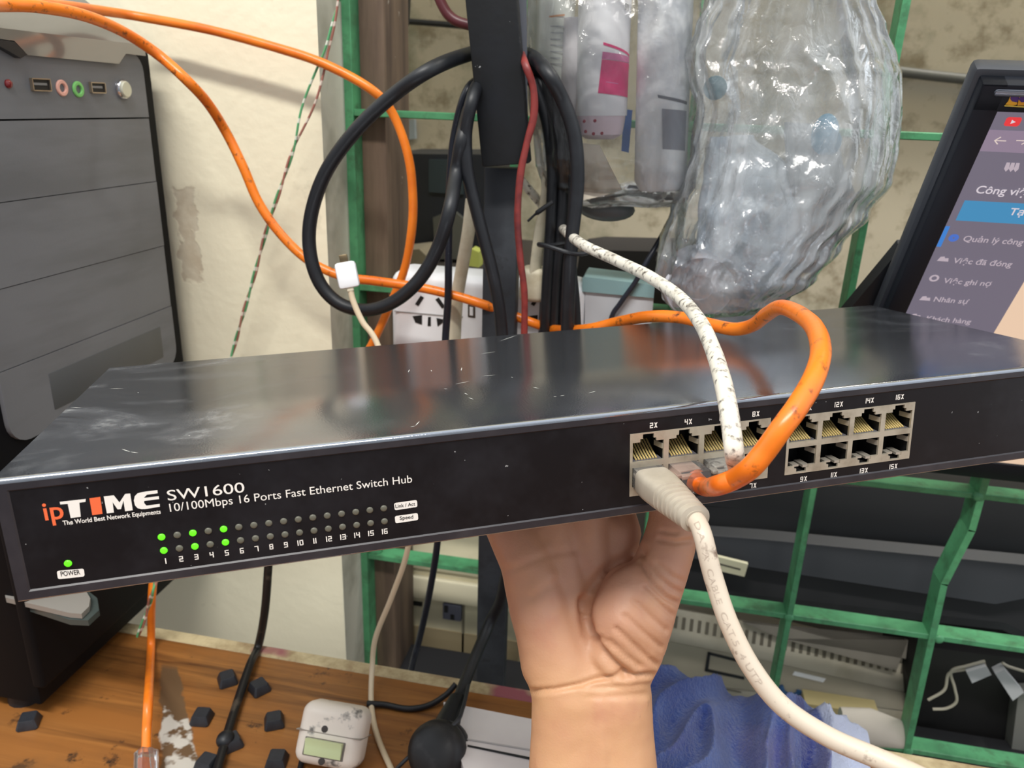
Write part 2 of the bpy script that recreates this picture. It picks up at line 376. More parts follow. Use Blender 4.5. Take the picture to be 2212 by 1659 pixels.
# dark equipment in the back room, upper left
dm = thing('old_machine', 'black rounded machine on the back shelf beside the brown window frame', 'machine', (PY(915, 590, .85).x, .9, zy(600, .85)))
b = MB(); slab(b, [(832, 345), (842, 332), (1060, 334), (1075, 350), (1075, 585), (832, 585)], .86, .12); b.build('housing', mat('dark_navy_plastic', (32, 36, 44), .45, c2=(22, 24, 28), ns=9), dm)
b = MB(); slab(b, [(926, 345), (1000, 345), (1000, 420), (926, 415)], .855, .006); b.build('front_plate', mat('dark_teal_plastic', (44, 56, 60), .5), dm)
b = MB(); slab(b, [(935, 470), (975, 452), (1010, 480), (1010, 560), (940, 560)], .852, .01); b.build('worn_panel', mat('dull_grey_plastic', (84, 84, 76), .6), dm)
b = MB(); slab(b, [(816, 575), (1540, 640), (1540, 668), (816, 603)], .80, .25); tag(b.build('wall_shelf', mat('dark_shelf_board', (52, 46, 40), .7), smooth=False), 'dark shelf board across the back room behind the white socket strip', 'shelf')
b = MB(); slab(b, [(855, 560), (862, 543), (905, 538), (920, 552), (920, 574), (855, 574)], .80, .05); tag(b.build('crumpled_rag', mat('beige_rag', (130, 120, 98), .9, bump=.5, bs=60)), 'small beige rag lying on the dark back shelf', 'rag')
b = MB(); slab(b, [(1010, 543), (1018, 538), (1034, 545), (1034, 578), (1010, 574)], .79, .02); tag(b.build('glue_bottle', mat('yellow_green_plastic', (172, 178, 90), .5)), 'small yellow green bottle on the dark back shelf', 'bottle')
b = MB(); slab(b, [(835, 262), (895, 258), (897, 300), (838, 306)], 1.14, .008); tag(b.build('wall_notice', mat('pale_blue_paper', (150, 158, 160), .8), smooth=False), 'pale bluish paper stuck on the back wall left of the post', 'paper')
b = MB(); slab(b, [(820, -40), (866, -40), (862, 40), (826, 160), (820, 160)], .72, .03); tag(b.build('dark_strut', M_black, smooth=False), 'dark slanted strut beside the brown window frame', 'strut')
b = MB(); b.tube([PY(850, 44, 1.13), PY(930, 50, 1.13), PY(1020, 58, 1.13)], .004, 8); tag(b.build('wall_cable', M_black), 'thin dark cable running level on the back wall', 'cable')
# pale board, lid edge etc between cords and bag
b = MB(); slab(b, [(1252, 545), (1290, 540), (1600, 548), (1600, 640), (1240, 625)], .70, .08); tag(b.build('dark_box', mat('brown_black_card', (42, 38, 38), .7), smooth=False), 'dark brown box behind the teal edged container', 'box')
# right side: black printer-like machine with sloped lid
pr = thing('black_printer', 'black machine with a sloped grey lid behind the lower grille', 'printer', (PY(1900, 1330, .68).x, .75, H(-.40)))
A = lambda px, py, y=.66: PY(px, py, y)
b = MB(); b.prism([A(1420, 1030, .70), A(2330, 1075, .70), A(2330, 1420, .66), A(2170, 1345, .66), A(1420, 1262, .66)], (0, .2, 0)); b.build('body', mat('black_machine_plastic', (11, 12, 16), .6), pr)
b = MB(); b.prism([A(1430, 1150, .655), A(1640, 1165, .655), A(2330, 1232, .655), A(2330, 1270, .645), A(2150, 1305, .645), A(1430, 1196, .65)], (0, .012, .004)); b.build('sloped_lid', mat('charcoal_lid', (44, 46, 51), .5), pr)
b = MB(); b.prism([A(1430, 1085, .69), A(2330, 1150, .69), A(2330, 1180, .69), A(1430, 1118, .69)], (0, .01, .002)); b.build('upper_ridge', mat('charcoal_ridge', (24, 25, 30), .5), pr)
b = MB(); slab(b, [(1530, 1198), (1616, 1219), (1608, 1246), (1522, 1226)], .640, .004); o = b.build('paper_label', mat('pale_yellow_label', (214, 208, 178), .7), pr, False)
b = MB(); slab(b, [(1535, 1212), (1600, 1229), (1599, 1232), (1534, 1215)], .6395, .001); b.build('label_line', mat('label_ink', (90, 86, 76), .8), o, False)
b = MB(); b.prism([A(1420, 1262, .66), A(2170, 1345, .66), A(2330, 1420, .66), A(2330, 1400, .70), A(1420, 1240, .70)], (0, 0, -.008)); b.build('base', M_black, pr)
# beige slotted machine, lying skewed
bm_ = thing('beige_printer', 'old beige machine with rows of vent slots behind the lower grille', 'printer', (PY(1700, 1540, .63).x, .70, TBZ))
on = Vector((PY(1480, 1340, .672))); nn = Vector((.10, -.92, .38)).normalized()
S = lambda px, py, k=0.0: PP(px, py, on, nn)+nn*k
b = MB(); b.prism([S(1400, 1305), S(1660, 1352), S(1985, 1432), S(1960, 1570), S(1780, 1560), S(1400, 1500)], -nn*.05); b.build('body', mat('beige_machine_plastic', (196, 188, 170), .6, c2=(166, 156, 134), ns=14, lo=.5, hi=.75), bm_, False)
b = MB(); b.prism([S(1400, 1376, .002), S(1640, 1424, .002), S(1975, 1500, .002), S(1965, 1535, .002), S(1400, 1462, .002)], -nn*.006); b.build('front_band', mat('grey_beige_band', (168, 160, 142), .6), bm_, False)
def sl(x): return 0.2*(x-1460)
k = 0
for grp in ((1410, 1968, 34),):
    for i in range(grp[2]):
        x = grp[0]+(grp[1]-grp[0])*i/(grp[2]-1); y = 1330+sl(x)
        b = MB(); b.prism([S(x-3, y, .0008), S(x+4, y+1, .0008), S(x+1, y+27, .0008), S(x-6, y+26, .0008)], -nn*.002); b.build('vent_slot', mat('vent_dark', (112, 105, 92), .8) if k == 0 else bpy.data.materials['vent_dark'], bm_, False); k += 1
for q in (((1528, 1406), (1600, 1424), (1600, 1430), (1528, 1412)), ((1522, 1442), (1606, 1460), (1606, 1466), (1522, 1448)), ((1528, 1406), (1534, 1407), (1528, 1448), (1521, 1447))):
    b = MB(); b.prism([S(x, y, .0032) for x, y in q], -nn*.0008); b.build('label_outline', M_black, bm_, False)
b = MB(); b.prism([S(1715, 1448, .003), S(1782, 1464, .003), S(1776, 1472, .003), S(1710, 1456, .003)], -nn*.001); b.build('white_label', M_white, bm_, False)
for yy in (1470, 1484, 1498):
    b = MB(); b.prism([S(1425, yy-14, .003), S(1600, yy+22, .003), S(1600, yy+24.5, .003), S(1425, yy-11.5, .003)], -nn*.0008); b.build('groove', bpy.data.materials['vent_dark'], bm_, False)
b = MB(); ps = [S(x, y, .0035) for x, y in ((1684, 1478), (1690, 1492), (1705, 1500), (1722, 1496), (1724, 1488))]; b.tube(cr(ps), .0025, 8); b.build('blue_mark', mat('blue_sticker', (52, 96, 146), .6), bm_)
# broken white foam over the vents
b = MB(); b.prism([S(1600, 1338, .012), S(1700, 1350, .012), S(1945, 1415, .012), S(1950, 1375, .012), S(1925, 1440, .012), S(1680, 1372, .012)], -nn*.008); tag(b.build('grey_card', mat('grey_card_board', (128, 122, 112), .8), smooth=False), 'bent grey card lying over the beige machine vents', 'card')
# rolled white item and yellow card under beige machine
b = MB(); b.tube([PY(1815, 1560, .60), PY(1880, 1570, .60), PY(1955, 1590, .60)], [.013, .016, .012], 14, flat=.8); tag(b.build('rolled_paper', mat('grey_white_paper', (198, 190, 178), .8, bump=.5, bs=50)), 'crumpled roll of off-white paper behind the blue towel', 'paper')
b = MB(); slab(b, [(1740, 1520), (1900, 1545), (1900, 1575), (1740, 1560)], .63, .02); tag(b.build('yellow_card', mat('yellow_card_board', (196, 178, 128), .8), smooth=False), 'piece of yellowish card under the beige machine', 'card')
# black junk at lower right with loose wires
b = MB(); slab(b, [(1985, 1395), (2330, 1440), (2330, 1640), (1960, 1600), (1965, 1470)], .66, .10); tag(b.build('black_housing', mat('black_housing_plastic', (20, 19, 20), .6), smooth=False), 'black open housing behind the grille at lower right', 'housing')
b = MB(); slab(b, [(2200, 1500), (2330, 1500), (2330, 1680), (2180, 1660)], .645, .03); tag(b.build('grey_bracket', mat('grey_metal', (120, 120, 116), .5), smooth=False), 'flat grey metal bracket at the lower right of the grille', 'bracket')
wr = thing('wire_harness', 'loose white wires with two white connectors behind the grille', 'wires', PY(2080, 1470, .64))
for i, pp in enumerate((((2128, 1428), (2090, 1438), (2055, 1450), (2062, 1485), (2066, 1515), (2045, 1530), (2015, 1532)), ((2130, 1436), (2085, 1446), (2050, 1455), (2040, 1490), (2005, 1512)), ((2212, 1450), (2180, 1440), (2165, 1432)))):
    b = MB(); b.tube(cr([PY(x, y, .635) for x, y in pp]), .0013, 8); b.build('wire', mat('dull_white_wire', (184, 176, 160), .5) if i == 0 else bpy.data.materials['dull_white_wire'], wr)
for pp in (((2088, 1452), (2130, 1440), (2142, 1458), (2100, 1476)), ((2150, 1456), (2170, 1446), (2212, 1496), (2188, 1514))):
    b = MB(); slab(b, pp, .63, .009); b.build('connector', mat('white_connector', (196, 196, 200), .5), wr, False)

# ------------------------------------------------------------------ computer tower (its front faces +X)
TX = -0.36
def T(px, py, x=TX): return PX(px, py, x)
tw = thing('computer_tower', 'dark grey computer tower with glossy visor at the left edge', 'computer', (-0.55, 0.43, DESKZ))
yn, yf = 0.339, 0.527; ztop = H(0.040)
M_tw = mat('tower_black_plastic', (9, 10, 14), .65, ior=1.25, c2=(11, 12, 15), ns=8)
M_panel = mat('satin_grey_panel', (110, 112, 117), .42, c2=(98, 100, 104), ns=6, stretch=(1, 1, 6), bump=.05, bs=500)
M_gloss = mat('glossy_black_visor', (112, 110, 105), .08, ior=1.9, coat=1.0)
b = MB(); b.span((-.78, yn+.004, DESKZ+.012), (TX-.053, yf-.004, H(.060)), .004, 2); b.span((TX-.054, yn+.004, DESKZ+.012), (TX-.012, yf-.004, H(.021)), .002, 2); b.build('body', M_tw, tw)
b = MB(); b.span((TX-.0125, yn, DESKZ+.030), (TX-.003, yf, H(.026)), .003, 3); b.build('front_bezel', M_tw, tw)
for x in (-.72, -.40):
    for y in (.36, .505):
        b = MB(); b.lathe([(.012, 0), (.010, .0125)], (x, y, DESKZ), (0, 0, 1), 16); b.build('foot', M_blackrub, tw)
# sloped glossy top strip and hanging visor tab
b = MB(); b.prism([(TX-.004, yn, H(.026)), (TX-.004, yf-.006, H(.026)), (TX-.05, yf-.006, H(.062)), (TX-.05, yn, H(.062))], (-.004, 0, -.006)); b.build('top_gloss_strip', mat('glossy_grey_top', (104, 102, 98), .15, ior=1.6), tw, False)
pts = [(-60, 52), (0, 60), (165, 80), (311, 97), (315, 121), (272, 116), (257, 138), (60, 119), (31, 88), (0, 84), (-60, 80)]
b = MB(); b.prism([T(x, y, TX+.003) for x, y in pts], (-.004, 0, 0)); b.build('visor', M_gloss, tw, False)
b = MB(); b.prism([T(x, y, TX+.004) for x, y in ((-60, 84), (0, 86), (31, 90), (58, 118), (46, 126), (22, 112), (0, 100), (-60, 96))], (-.004, 0, 0)); b.build('handle_lip', mat('dull_black_lip', (34, 36, 40), .35), tw, False)
# front panels with rounded ends
def rrect(y0, y1, z0, z1, r, n=5, corners=(1, 1, 1, 1)):
    out = []
    for (cy, cz, a0, c) in ((y1-r, z1-r, 0, corners[0]), (y0+r, z1-r, 90, corners[1]), (y0+r, z0+r, 180, corners[2]), (y1-r, z0+r, 270, corners[3])):
        if c:
            for i in range(n+1):
                a = math.radians(a0+90*i/n); out.append((cy+r*math.cos(a), cz+r*math.sin(a)))
        else: out.append((cy+r*(1 if a0 in (0, 270) else -1), cz+r*(1 if a0 in (0, 90) else -1)))
    return out
py0, py1 = .350, .5135
b = MB(); b.prism([(TX-.003, y, z) for y, z in rrect(py0, py1, H(-.0178), H(.0235), .012, corners=(1, 0, 0, 0))], (.003, 0, 0)); fp = b.build('port_panel', M_panel, tw)
zs = [-.0188, -.0620, -.1085, -.1545, -.2010]
for i in range(4):
    b = MB(); b.prism([(TX-.003, y, z) for y, z in rrect(py0, py1, H(zs[i+1]+.0005), H(zs[i]), .014, corners=(0, 0, i == 3, i == 3))], (.0027+.0003*(i % 2), 0, 0)); b.build('drive_bay_cover', M_panel, tw)
b = MB(); b.span((TX-.002, .385, H(-.1905)), (TX+.0004, .497, H(-.166)), .0008, 2); b.build('card_slot_cover', mat('dark_grey_panel', (78, 80, 82), .42), tw)
# ports and buttons
def disc(px, py, r0, prof, m, name, x=TX):
    p = T(px, py, x); b = MB(); b.lathe(prof, p, (1, 0, 0), 28); return b.build(name, m, fp)
disc(17, 181, 0, [(.0024, -.001), (.0024, .0008), (.0015, .0018), (0, .0021)], mat('red_indicator', (120, 30, 34), .15), 'red_indicator')
for px, m in ((133, mat('pink_jack_plastic', (226, 170, 154), .45)), (168, mat('green_jack_plastic', (120, 196, 108), .45))):
    o = disc(px, 190 if px == 133 else 193, 0, [(.0047, -.001), (.0047, .0006), (.0042, .0011), (.0027, .0011), (.0024, .0006), (.0022, -.004), (0, -.004)], m, 'audio_jack')
for px in (85, 208):
    p = T(px, 183 if px == 85 else 189.5); k = 1.0 if px == 85 else .93
    b = MB(); hy, hz = .0068*k, .0032*k; th = .0006
    for s in (-1, 1):
        b.box((TX-.002, p.y, p.z+s*hz), (.008, hy*2, th)); b.box((TX-.002, p.y+s*hy, p.z), (.008, th, hz*2))
    b.box((TX-.005, p.y, p.z), (.001, hy*2, hz*2)); u = b.build('usb_port', mat('usb_shell', (176, 160, 140), .35, metal=.8) if px == 85 else bpy.data.materials['usb_shell'], fp, False)
    b = MB(); b.box((TX+.0004, p.y, p.z), (.0012, hy*1.9, hz*1.9)); b.build('usb_cavity', M_dark, u, False)
    b = MB(); b.box((TX+.0006, p.y-.0008, p.z+.0004), (.0018, hy*1.5, .0013)); b.build('usb_tongue', mat('usb_tongue_grey', (120, 120, 120), .5) if px == 85 else bpy.data.materials['usb_tongue_grey'], u, False)
disc(263, 193, 0, [(.0064, -.001), (.0064, .0016), (.0056, .0026)], mat('chrome_ring', (210, 210, 214), .15, metal=1), 'button_ring')
disc(263, 193, 0, [(.0052, .001), (.0052, .0034), (.0046, .004), (0, .0042)], mat('silver_button', (206, 206, 188), .35, metal=.35), 'power_button')
# chin that sticks out at the foot of the front
zc = H(-.302)
b = MB(); b.prism([PZ(x, y, zc) for x, y in ((2, 1240), (150, 1240), (182, 1270), (195, 1292), (192, 1310), (176, 1326), (150, 1324), (12, 1291))], (0, 0, -.0035)); b.build('chin', mat('silver_grey_trim', (150, 145, 138), .4, metal=.2), tw)
b = MB(); b.prism([PZ(x, y, zc-.004) for x, y in ((30, 1250), (170, 1260), (210, 1292), (214, 1318), (190, 1340), (150, 1338), (40, 1302))], (0, 0, -.004)); b.build('chin_underside', mat('dark_trim', (66, 74, 72), .3), tw)

# ------------------------------------------------------------------ black post standing in the gap behind the desk
po = thing('black_post', 'black metal post with a slanted upper bar, hung with cords', 'post', (PY(1070, 1480, .515).x, .52, 0.0))
b = MB(); a = PY(1087, 350, .50); c = PY(1068, 1480, .50)
b.bar((a.x-.002, .512, a.z-.004), (c.x, .512, .0), .0235, .012, (1, 0, 0), .0012); b.build('lower_tube', M_tubemetal, po)
b = MB(); t1 = PY(1092, 356, .488); t0 = PD(1058, -40, .445); t0 = t1+(t0-t1)*2.0
b.bar(t0, (t1.x, t1.y+.005, t1.z-.0), .030, .013, (1, 0.06, 0), .001); b.build('slanted_bar', M_blackmetal, po)
b = MB(); t1 = PY(1128, 345, .507); t0 = PD(1124, -40, .47); t0 = t1+(t0-t1)*2.0
b.bar(t0, t1, .006, .016, (1, .3, 0), .0008); b.build('side_flange', mat('greyed_black_metal', (86, 88, 96), .45), po)

# ------------------------------------------------------------------ cords around the post
def cable(name, label, cat, spec, r, m, group=None, sub=8, n=12, flat=1.0, wob=0.0):
    b = MB(); b.tube(path(spec, sub), r, n, flat=flat, wob=wob); return tag(b.build(name, m), label, cat, group)
cable('thick_black_cord', 'thick black cord looped wide over the post, hanging left in a big ring', 'cord',
      Ys(.475, (1224, 780), (1228, 640), (1235, 520), (1247, 400), (1242, 300), (1218, 222), (1178, 150))+Ys(.53, (1135, 116), (1065, 110))+Ys(.50, (1010, 118))+Ys(.455, (930, 150), (850, 205), (772, 278), (706, 368), (673, 460), (669, 540), (690, 610), (732, 655), (790, 670), (850, 652), (905, 605), (946, 535), (972, 450))+Ys(.475, (986, 370), (1000, 290))+Ys(.51, (1022, 215))+Ys(.54, (1065, 172), (1118, 166))+Ys(.52, (1160, 178), (1186, 225), (1206, 300), (1214, 400), (1208, 500), (1198, 600), (1190, 780)), .0043, M_blackrub, 'black cords hung on the post')
cable('black_power_cord', 'black power cord running down in front of the post to a round plug', 'cord',
      Ys(.53, (1120, 150), (1065, 152))+Ys(.495, (1036, 180))+Ys(.475, (1020, 215), (1006, 290), (1012, 380), (1036, 480), (1062, 580), (1078, 660), (1086, 740))+Ys(.47, (1100, 900), (1105, 1080), (1088, 1270), (1058, 1345))+Ys(.44, (1022, 1430))+[('Z', 990, 1510, .766), ('Z', 972, 1552, .772)], .0041, M_blackrub)
cable('slim_black_cable', 'thin black cord hanging in front of the white socket strip', 'cord',
      Ys(.535, (1120, 160), (1060, 165))+Ys(.50, (1012, 190), (982, 290), (972, 400), (969, 520), (968, 640), (962, 740))+Ys(.485, (958, 900), (950, 1080), (944, 1180), (926, 1290), (906, 1380))+[('Y', 895, 1420, .48), ('Y', 884, 1470, .478)], .0026, mat('navy_black_rubber', (20, 24, 36), .35))
cable('hanging_black_wire', 'black wire hanging at right of the post behind the cord bundle', 'wire', Ys(.535, (1172, 190), (1188, 300), (1196, 420), (1186, 520), (1175, 620), (1168, 760)), .0024, M_blackrub)
cable('bundled_black_cord', 'black cord at the back of the bundle right of the post', 'cord', Ys(.525, (1150, 150), (1195, 230), (1222, 330), (1230, 430), (1220, 540), (1216, 640), (1210, 780)), .0041, M_blackrub, 'black cords hung on the post')
cable('doubled_black_cord', 'black cord hanging doubled at the outer right of the cord bundle', 'cord', Ys(.52, (1140, 130), (1200, 190), (1232, 270), (1241, 360))+Ys(.49, (1240, 450), (1232, 560), (1240, 660), (1246, 790)), .0041, M_blackrub, 'black cords hung on the post')
cable('inner_black_cord', 'black cord at the inner left of the cord bundle beside the red wire', 'cord', Ys(.515, (1150, 175), (1180, 260), (1192, 360), (1190, 470), (1182, 600), (1172, 790)), .0036, M_blackrub, 'black cords hung on the post')
b = MB(); p = PY(1213, 543, .468); b.tube([p+Vector((.017*math.cos(a), .016*math.sin(a)+.018, .002*math.sin(a*2))) for a in [i*math.pi/12 for i in range(25)]], .0014, 8, False)
tag(b.build('wire_tie', M_black), 'thin black tie wound around the cord bundle', 'tie')
cable('red_wire', 'red and black wire running down along the right side of the post', 'wire', Ys(.50, (1128, 118))+Ys(.482, (1135, 140), (1152, 190), (1153, 250), (1138, 310), (1124, 380), (1118, 470), (1124, 560), (1133, 640), (1131, 780)), .0023, M_red, flat=.75, wob=.15)
cable('dark_red_wire', 'dark red wire curling behind the top of the slanted bar', 'wire', Ys(.50, (935, -40), (955, 10), (975, 38), (1005, 52), (1060, 62)), .0032, mat('dark_red_jacket', (86, 34, 40), .4))
cable('cut_wire_end', 'short cut black wire end beside the cord bundle', 'wire', Ys(.50, (1140, 478), (1160, 460), (1195, 436)), [.0008]*8+[.0016]*9, M_blackrub)
cable('slanted_black_wire', 'thin black wire slanting from the big bag down to the switch', 'wire', Ys(.555, (1448, 470), (1432, 505))+Ys(.545, (1400, 560), (1372, 610), (1340, 655), (1320, 690), (1306, 780)), [.0011]*4+[.0019]*45, mat('slate_black_rubber', (38, 42, 54), .4))

# ------------------------------------------------------------------ white socket strip and pale container
st = thing('socket_strip', 'white multi socket power strip behind the hanging cords', 'power strip', (PY(1050, 740, .545).x, .565, PY(1050, 760, .545).z-.03))
xa, xb = PY(846, 660, .55).x, PY(1264, 660, .55).x; za, zb = PY(1000, 800, .545).z, PY(1000, 598, .545).z
b = MB(); b.span((xa, .545, za-.03), (xb, .587, zb), .009, 4); b.build('housing', M_white, st)
def srect(pts, m, name='socket_slot', k=.5446, dep=.0012):
    cx_, cy_ = sum(p[0] for p in pts)/len(pts), sum(p[1] for p in pts)/len(pts); pts = [(cx_+(p[0]-cx_)*1.2, cy_+(p[1]-cy_)*1.15) for p in pts]
    b = MB(); b.prism([PY(x, y, k) for x, y in pts], (0, dep, 0)); return b.build(name, m, st, False)
for dx in (0, 250):
    srect([(908+dx, 640), (914+dx, 644), (904+dx, 660), (898+dx, 656)], M_dark); srect([(942+dx, 648), (948+dx, 644), (960+dx, 662), (954+dx, 665)], M_dark)
    srect([(893+dx, 684), (910+dx, 682), (910+dx, 700), (898+dx, 696)], M_dark); srect([(925+dx, 686), (930+dx, 686), (930+dx, 703), (924+dx, 703)], M_dark); srect([(944+dx, 688), (962+dx, 692), (946+dx, 704)], M_dark)
srect([(1012, 658), (1025, 660), (1025, 685), (1012, 683)], mat('usb_brown', (70, 60, 50), .5), 'usb_socket', .5445); srect([(1015, 664), (1021, 665), (1021, 681), (1015, 680)], M_white, 'usb_tongue', .544, .001)
b = MB(); b.span((xa+.004, .5444, PY(900, 676, .545).z-.0004), (PY(1000, 676, .545).x, .546, PY(900, 676, .545).z+.0004)); b.build('seam', mat('pale_grey', (170, 168, 168), .6), st, False)
def ivory(name, label, pp, y, w=.0034):
    b = MB(); b.tube(cr([PY(px, py, y) for px, py in pp]), w, 12, flat=.5); return tag(b.build(name, M_cord), label, 'cord', None)
ivory('ivory_flat_cord', 'flat ivory cord lying down across the left end of the socket strip', ((1020, 430), (1012, 500), (998, 580), (988, 640), (984, 690), (980, 790)), .520, .0052)
o = ivory('ivory_plug_cord', 'ivory cord dropping to a plug at the right end of the socket strip', ((1186, 370), (1178, 440), (1165, 510), (1155, 590)), .528, .0048)
b = MB(); p = PY(1150, 615, .53); b.box((p.x, .534, p.z), (.018, .020, .024), .004, 3); b.build('plug_body', M_cord, o)
pb = thing('pale_container', 'pale container with a teal rim right of the socket strip', 'container', (PY(1335, 650, .565).x, .57, PY(1335, 760, .55).z))
b = MB(); b.prism([PY(x, y, .55) for x, y in ((1264, 628), (1412, 640), (1400, 790), (1262, 780))], (0, .032, 0)); b.build('body', mat('translucent_white_plastic', (204, 208, 214), .35), pb, False)
b = MB(); b.prism([PY(x, y, .548) for x, y in ((1258, 602), (1262, 598), (1412, 616), (1414, 620), (1412, 644), (1258, 630))], (0, .036, 0)); b.build('rim', mat('teal_rim_plastic', (140, 174, 178), .4), pb)

# ------------------------------------------------------------------ plastic bags
def m_film(name, tint, white, bscale, bstr, gl=.5):
    t = NT(name); t.t.nodes.remove(t.b); m = t.m
    tr = t.n('ShaderNodeBsdfTransparent'); tr.inputs[0].default_value = (.97, .98, .98, 1)
    df = t.n('ShaderNodeBsdfDiffuse'); df.inputs[0].default_value = lin(tint)
    tl = t.n('ShaderNodeBsdfTranslucent'); tl.inputs[0].default_value = lin(tint)
    ad = t.n('ShaderNodeMixShader'); ad.inputs[0].default_value = .45; t.l(df.outputs[0], ad.inputs[1]); t.l(tl.outputs[0], ad.inputs[2])
    gs = t.n('ShaderNodeBsdfGlossy'); gs.inputs['Roughness'].default_value = .12; gs.inputs[0].default_value = (1, 1, 1, 1)
    v = t.coord((1, 1, .55))
    vo = t.n('ShaderNodeTexVoronoi', feature='DISTANCE_TO_EDGE'); vo.inputs['Scale'].default_value = bscale; 
    nz = t.n('ShaderNodeTexNoise'); nz.inputs['Scale'].default_value = 40; t.l(v, nz.inputs['Vector'])
    mv = t.n('ShaderNodeMix', data_type='RGBA', blend_type='LINEAR_LIGHT'); mv.inputs[0].default_value = .015; t.l(v, mv.inputs[6]); t.l(nz.outputs[1], mv.inputs[7]); t.l(mv.outputs[2], vo.inputs['Vector'])
    h = t.math('ADD', t.math('MULTIPLY', vo.outputs['Distance'], 1.0), t.math('MULTIPLY', t.noise(v, 160, 4, .7, 1.0), .35))
    bp = t.n('ShaderNodeBump'); bp.inputs['Strength'].default_value = bstr; bp.inputs['Distance'].default_value = .003; t.l(h, bp.inputs['Height'])
    t.l(bp.outputs[0], gs.inputs['Normal'])
    lw = t.n('ShaderNodeLayerWeight'); lw.inputs[0].default_value = .35
    vst = t.coord((1, 1, .22)); pan = t.ramp(t.noise(vst, 26, 3, .6), .38, .62, .15, 1.9)
    f1 = t.math('MINIMUM', t.math('MULTIPLY', t.ramp(lw.outputs['Facing'], .2, 1.0, white, min(1, white+.45)), pan), .9)
    m1 = t.n('ShaderNodeMixShader'); t.l(f1, m1.inputs[0]); t.l(tr.outputs[0], m1.inputs[1]); t.l(ad.outputs[0], m1.inputs[2])
    fr = t.n('ShaderNodeFresnel'); fr.inputs[0].default_value = 1.5; t.l(bp.outputs[0], fr.inputs['Normal'])
    m2 = t.n('ShaderNodeMixShader'); t.l(t.math('MINIMUM', t.math('MULTIPLY', fr.outputs[0], 1+gl*4), 1.0), m2.inputs[0]); t.l(m1.outputs[0], m2.inputs[1]); t.l(gs.outputs[0], m2.inputs[2])
    t.l(m2.outputs[0], t.out.inputs[0]); return m
def bag_mesh(prof, yc, thick, nth=220, nt=210, wr=.0035, seed=0.0, fold=9, closed_bottom=True, lean=0.0):
    # prof: rows (py, left px, right px) from top to bottom, measured on the plane y=yc
    rows = []
    P = [(r[0], r[1], r[2], r[3] if len(r) > 3 else 1.0) for r in prof]
    rings = []
    for i in range(nt):
        s = i/(nt-1)*(len(P)-1); k = min(int(s), len(P)-2); t = s-k; t2 = t*t*(3-2*t)
        a, c = P[k], P[k+1]
        py = a[0]+(c[0]-a[0])*t; xl = a[1]+(c[1]-a[1])*t2; xr = a[2]+(c[2]-a[2])*t2; th = (a[3]+(c[3]-a[3])*t2)*thick
        pl, pr_ = PY(xl, py, yc), PY(xr, py, yc); cx = (pl.x+pr_.x)/2; hw = abs(pr_.x-pl.x)/2; z = (pl.z+pr_.z)/2; dz = (pr_.z-pl.z)/2
        ring = []
        for j in range(nth):
            q = 2*math.pi*j/nth; cs, sn = math.cos(q), math.sin(q)
            ex = abs(cs)**.75*(1 if cs >= 0 else -1); ey = abs(sn)**.9*(1 if sn >= 0 else -1)
            p = Vector((cx+hw*ex, yc+th*ey, z+dz*ex))
            nrm = Vector((cs*.5, sn, 0)).normalized()
            wz = z*4+.8*noise.noise(Vector((cs*2+seed, sn*2, z*7)))
            f = noise.noise(Vector((cs*fold*.3+seed, sn*fold*.3, wz)))*.9
            jx = .5*noise.noise(Vector((p.x*25+seed, p.y*25, p.z*25)))
            d1 = noise.voronoi(Vector((cs*fold*.30+seed+jx*.4, sn*fold*.30, p.z*7+jx*.7)))[0]; d2 = noise.voronoi(Vector((p.x*62+seed+jx, p.y*62, p.z*(26+30*min(1, i/nt))+jx)))[0]
            r1 = 1-min(1, (d1[1]-d1[0])*1.6); r2 = 1-min(1, (d2[1]-d2[0])*1.6)
            low = max(0.0, min(1.0, (i/nt-.45)*3))
            lft = max(0.0, min(1.0, .5-.9*(p.x-cx)/hw))
            p += nrm*wr*(f*.8+1.25*r1+(.04+.6*low*lft)*r2)
            p.z += .004*noise.noise(Vector((p.x*30, p.y*30+seed, p.z*12)))
            ring.append(p)
        rings.append(ring)
    b = MB(); b.rings(rings, False)
    if closed_bottom:
        f = b.bm.faces.new(b.bm.verts[-nth:] if False else [v for v in list(b.bm.verts)[-nth:]])
    return b
M_film1 = m_film('clear_plastic_film', (238, 238, 238), .02, 70, .7, .12)
M_film2 = m_film('crinkled_plastic_film', (238, 240, 242), .25, 60, .9, .8)
YB = .535
b = bag_mesh([(-330, 1330, 1346, .12), (-250, 1290, 1390, .3), (-150, 1190, 1490, .55), (-60, 1150, 1530, .7), (60, 1146, 1520, .9), (200, 1152, 1512, 1), (330, 1168, 1504, 1), (400, 1185, 1496, .8), (430, 1235, 1480, .5), (446, 1290, 1440, .12)], YB, .030, seed=3.1, wr=.0022)
tag(b.build('clear_bag', M_film1, angle=180), 'clear plastic bag of bottles hanging right of the post', 'bag')
b = bag_mesh([(-360, 1690, 1706, .12), (-280, 1655, 1745, .25), (-160, 1590, 1815, .4), (-60, 1560, 1850, .5), (0, 1545, 1872, .6), (60, 1515, 1893, .6), (130, 1492, 1915, .65), (165, 1500, 1925, .7), (240, 1522, 1926, .8), (320, 1510, 1918, .9), (390, 1490, 1905, 1), (460, 1462, 1860, 1), (530, 1440, 1800, 1), (590, 1430, 1748, 1), (640, 1446, 1690, .9), (675, 1478, 1640, .6), (696, 1520, 1590, .15)], .53, .034, seed=8.7, wr=.0042, fold=11)
tag(b.build('crinkled_bag', M_film2, angle=180), 'big crinkled translucent plastic bag hanging between post and monitor', 'bag')
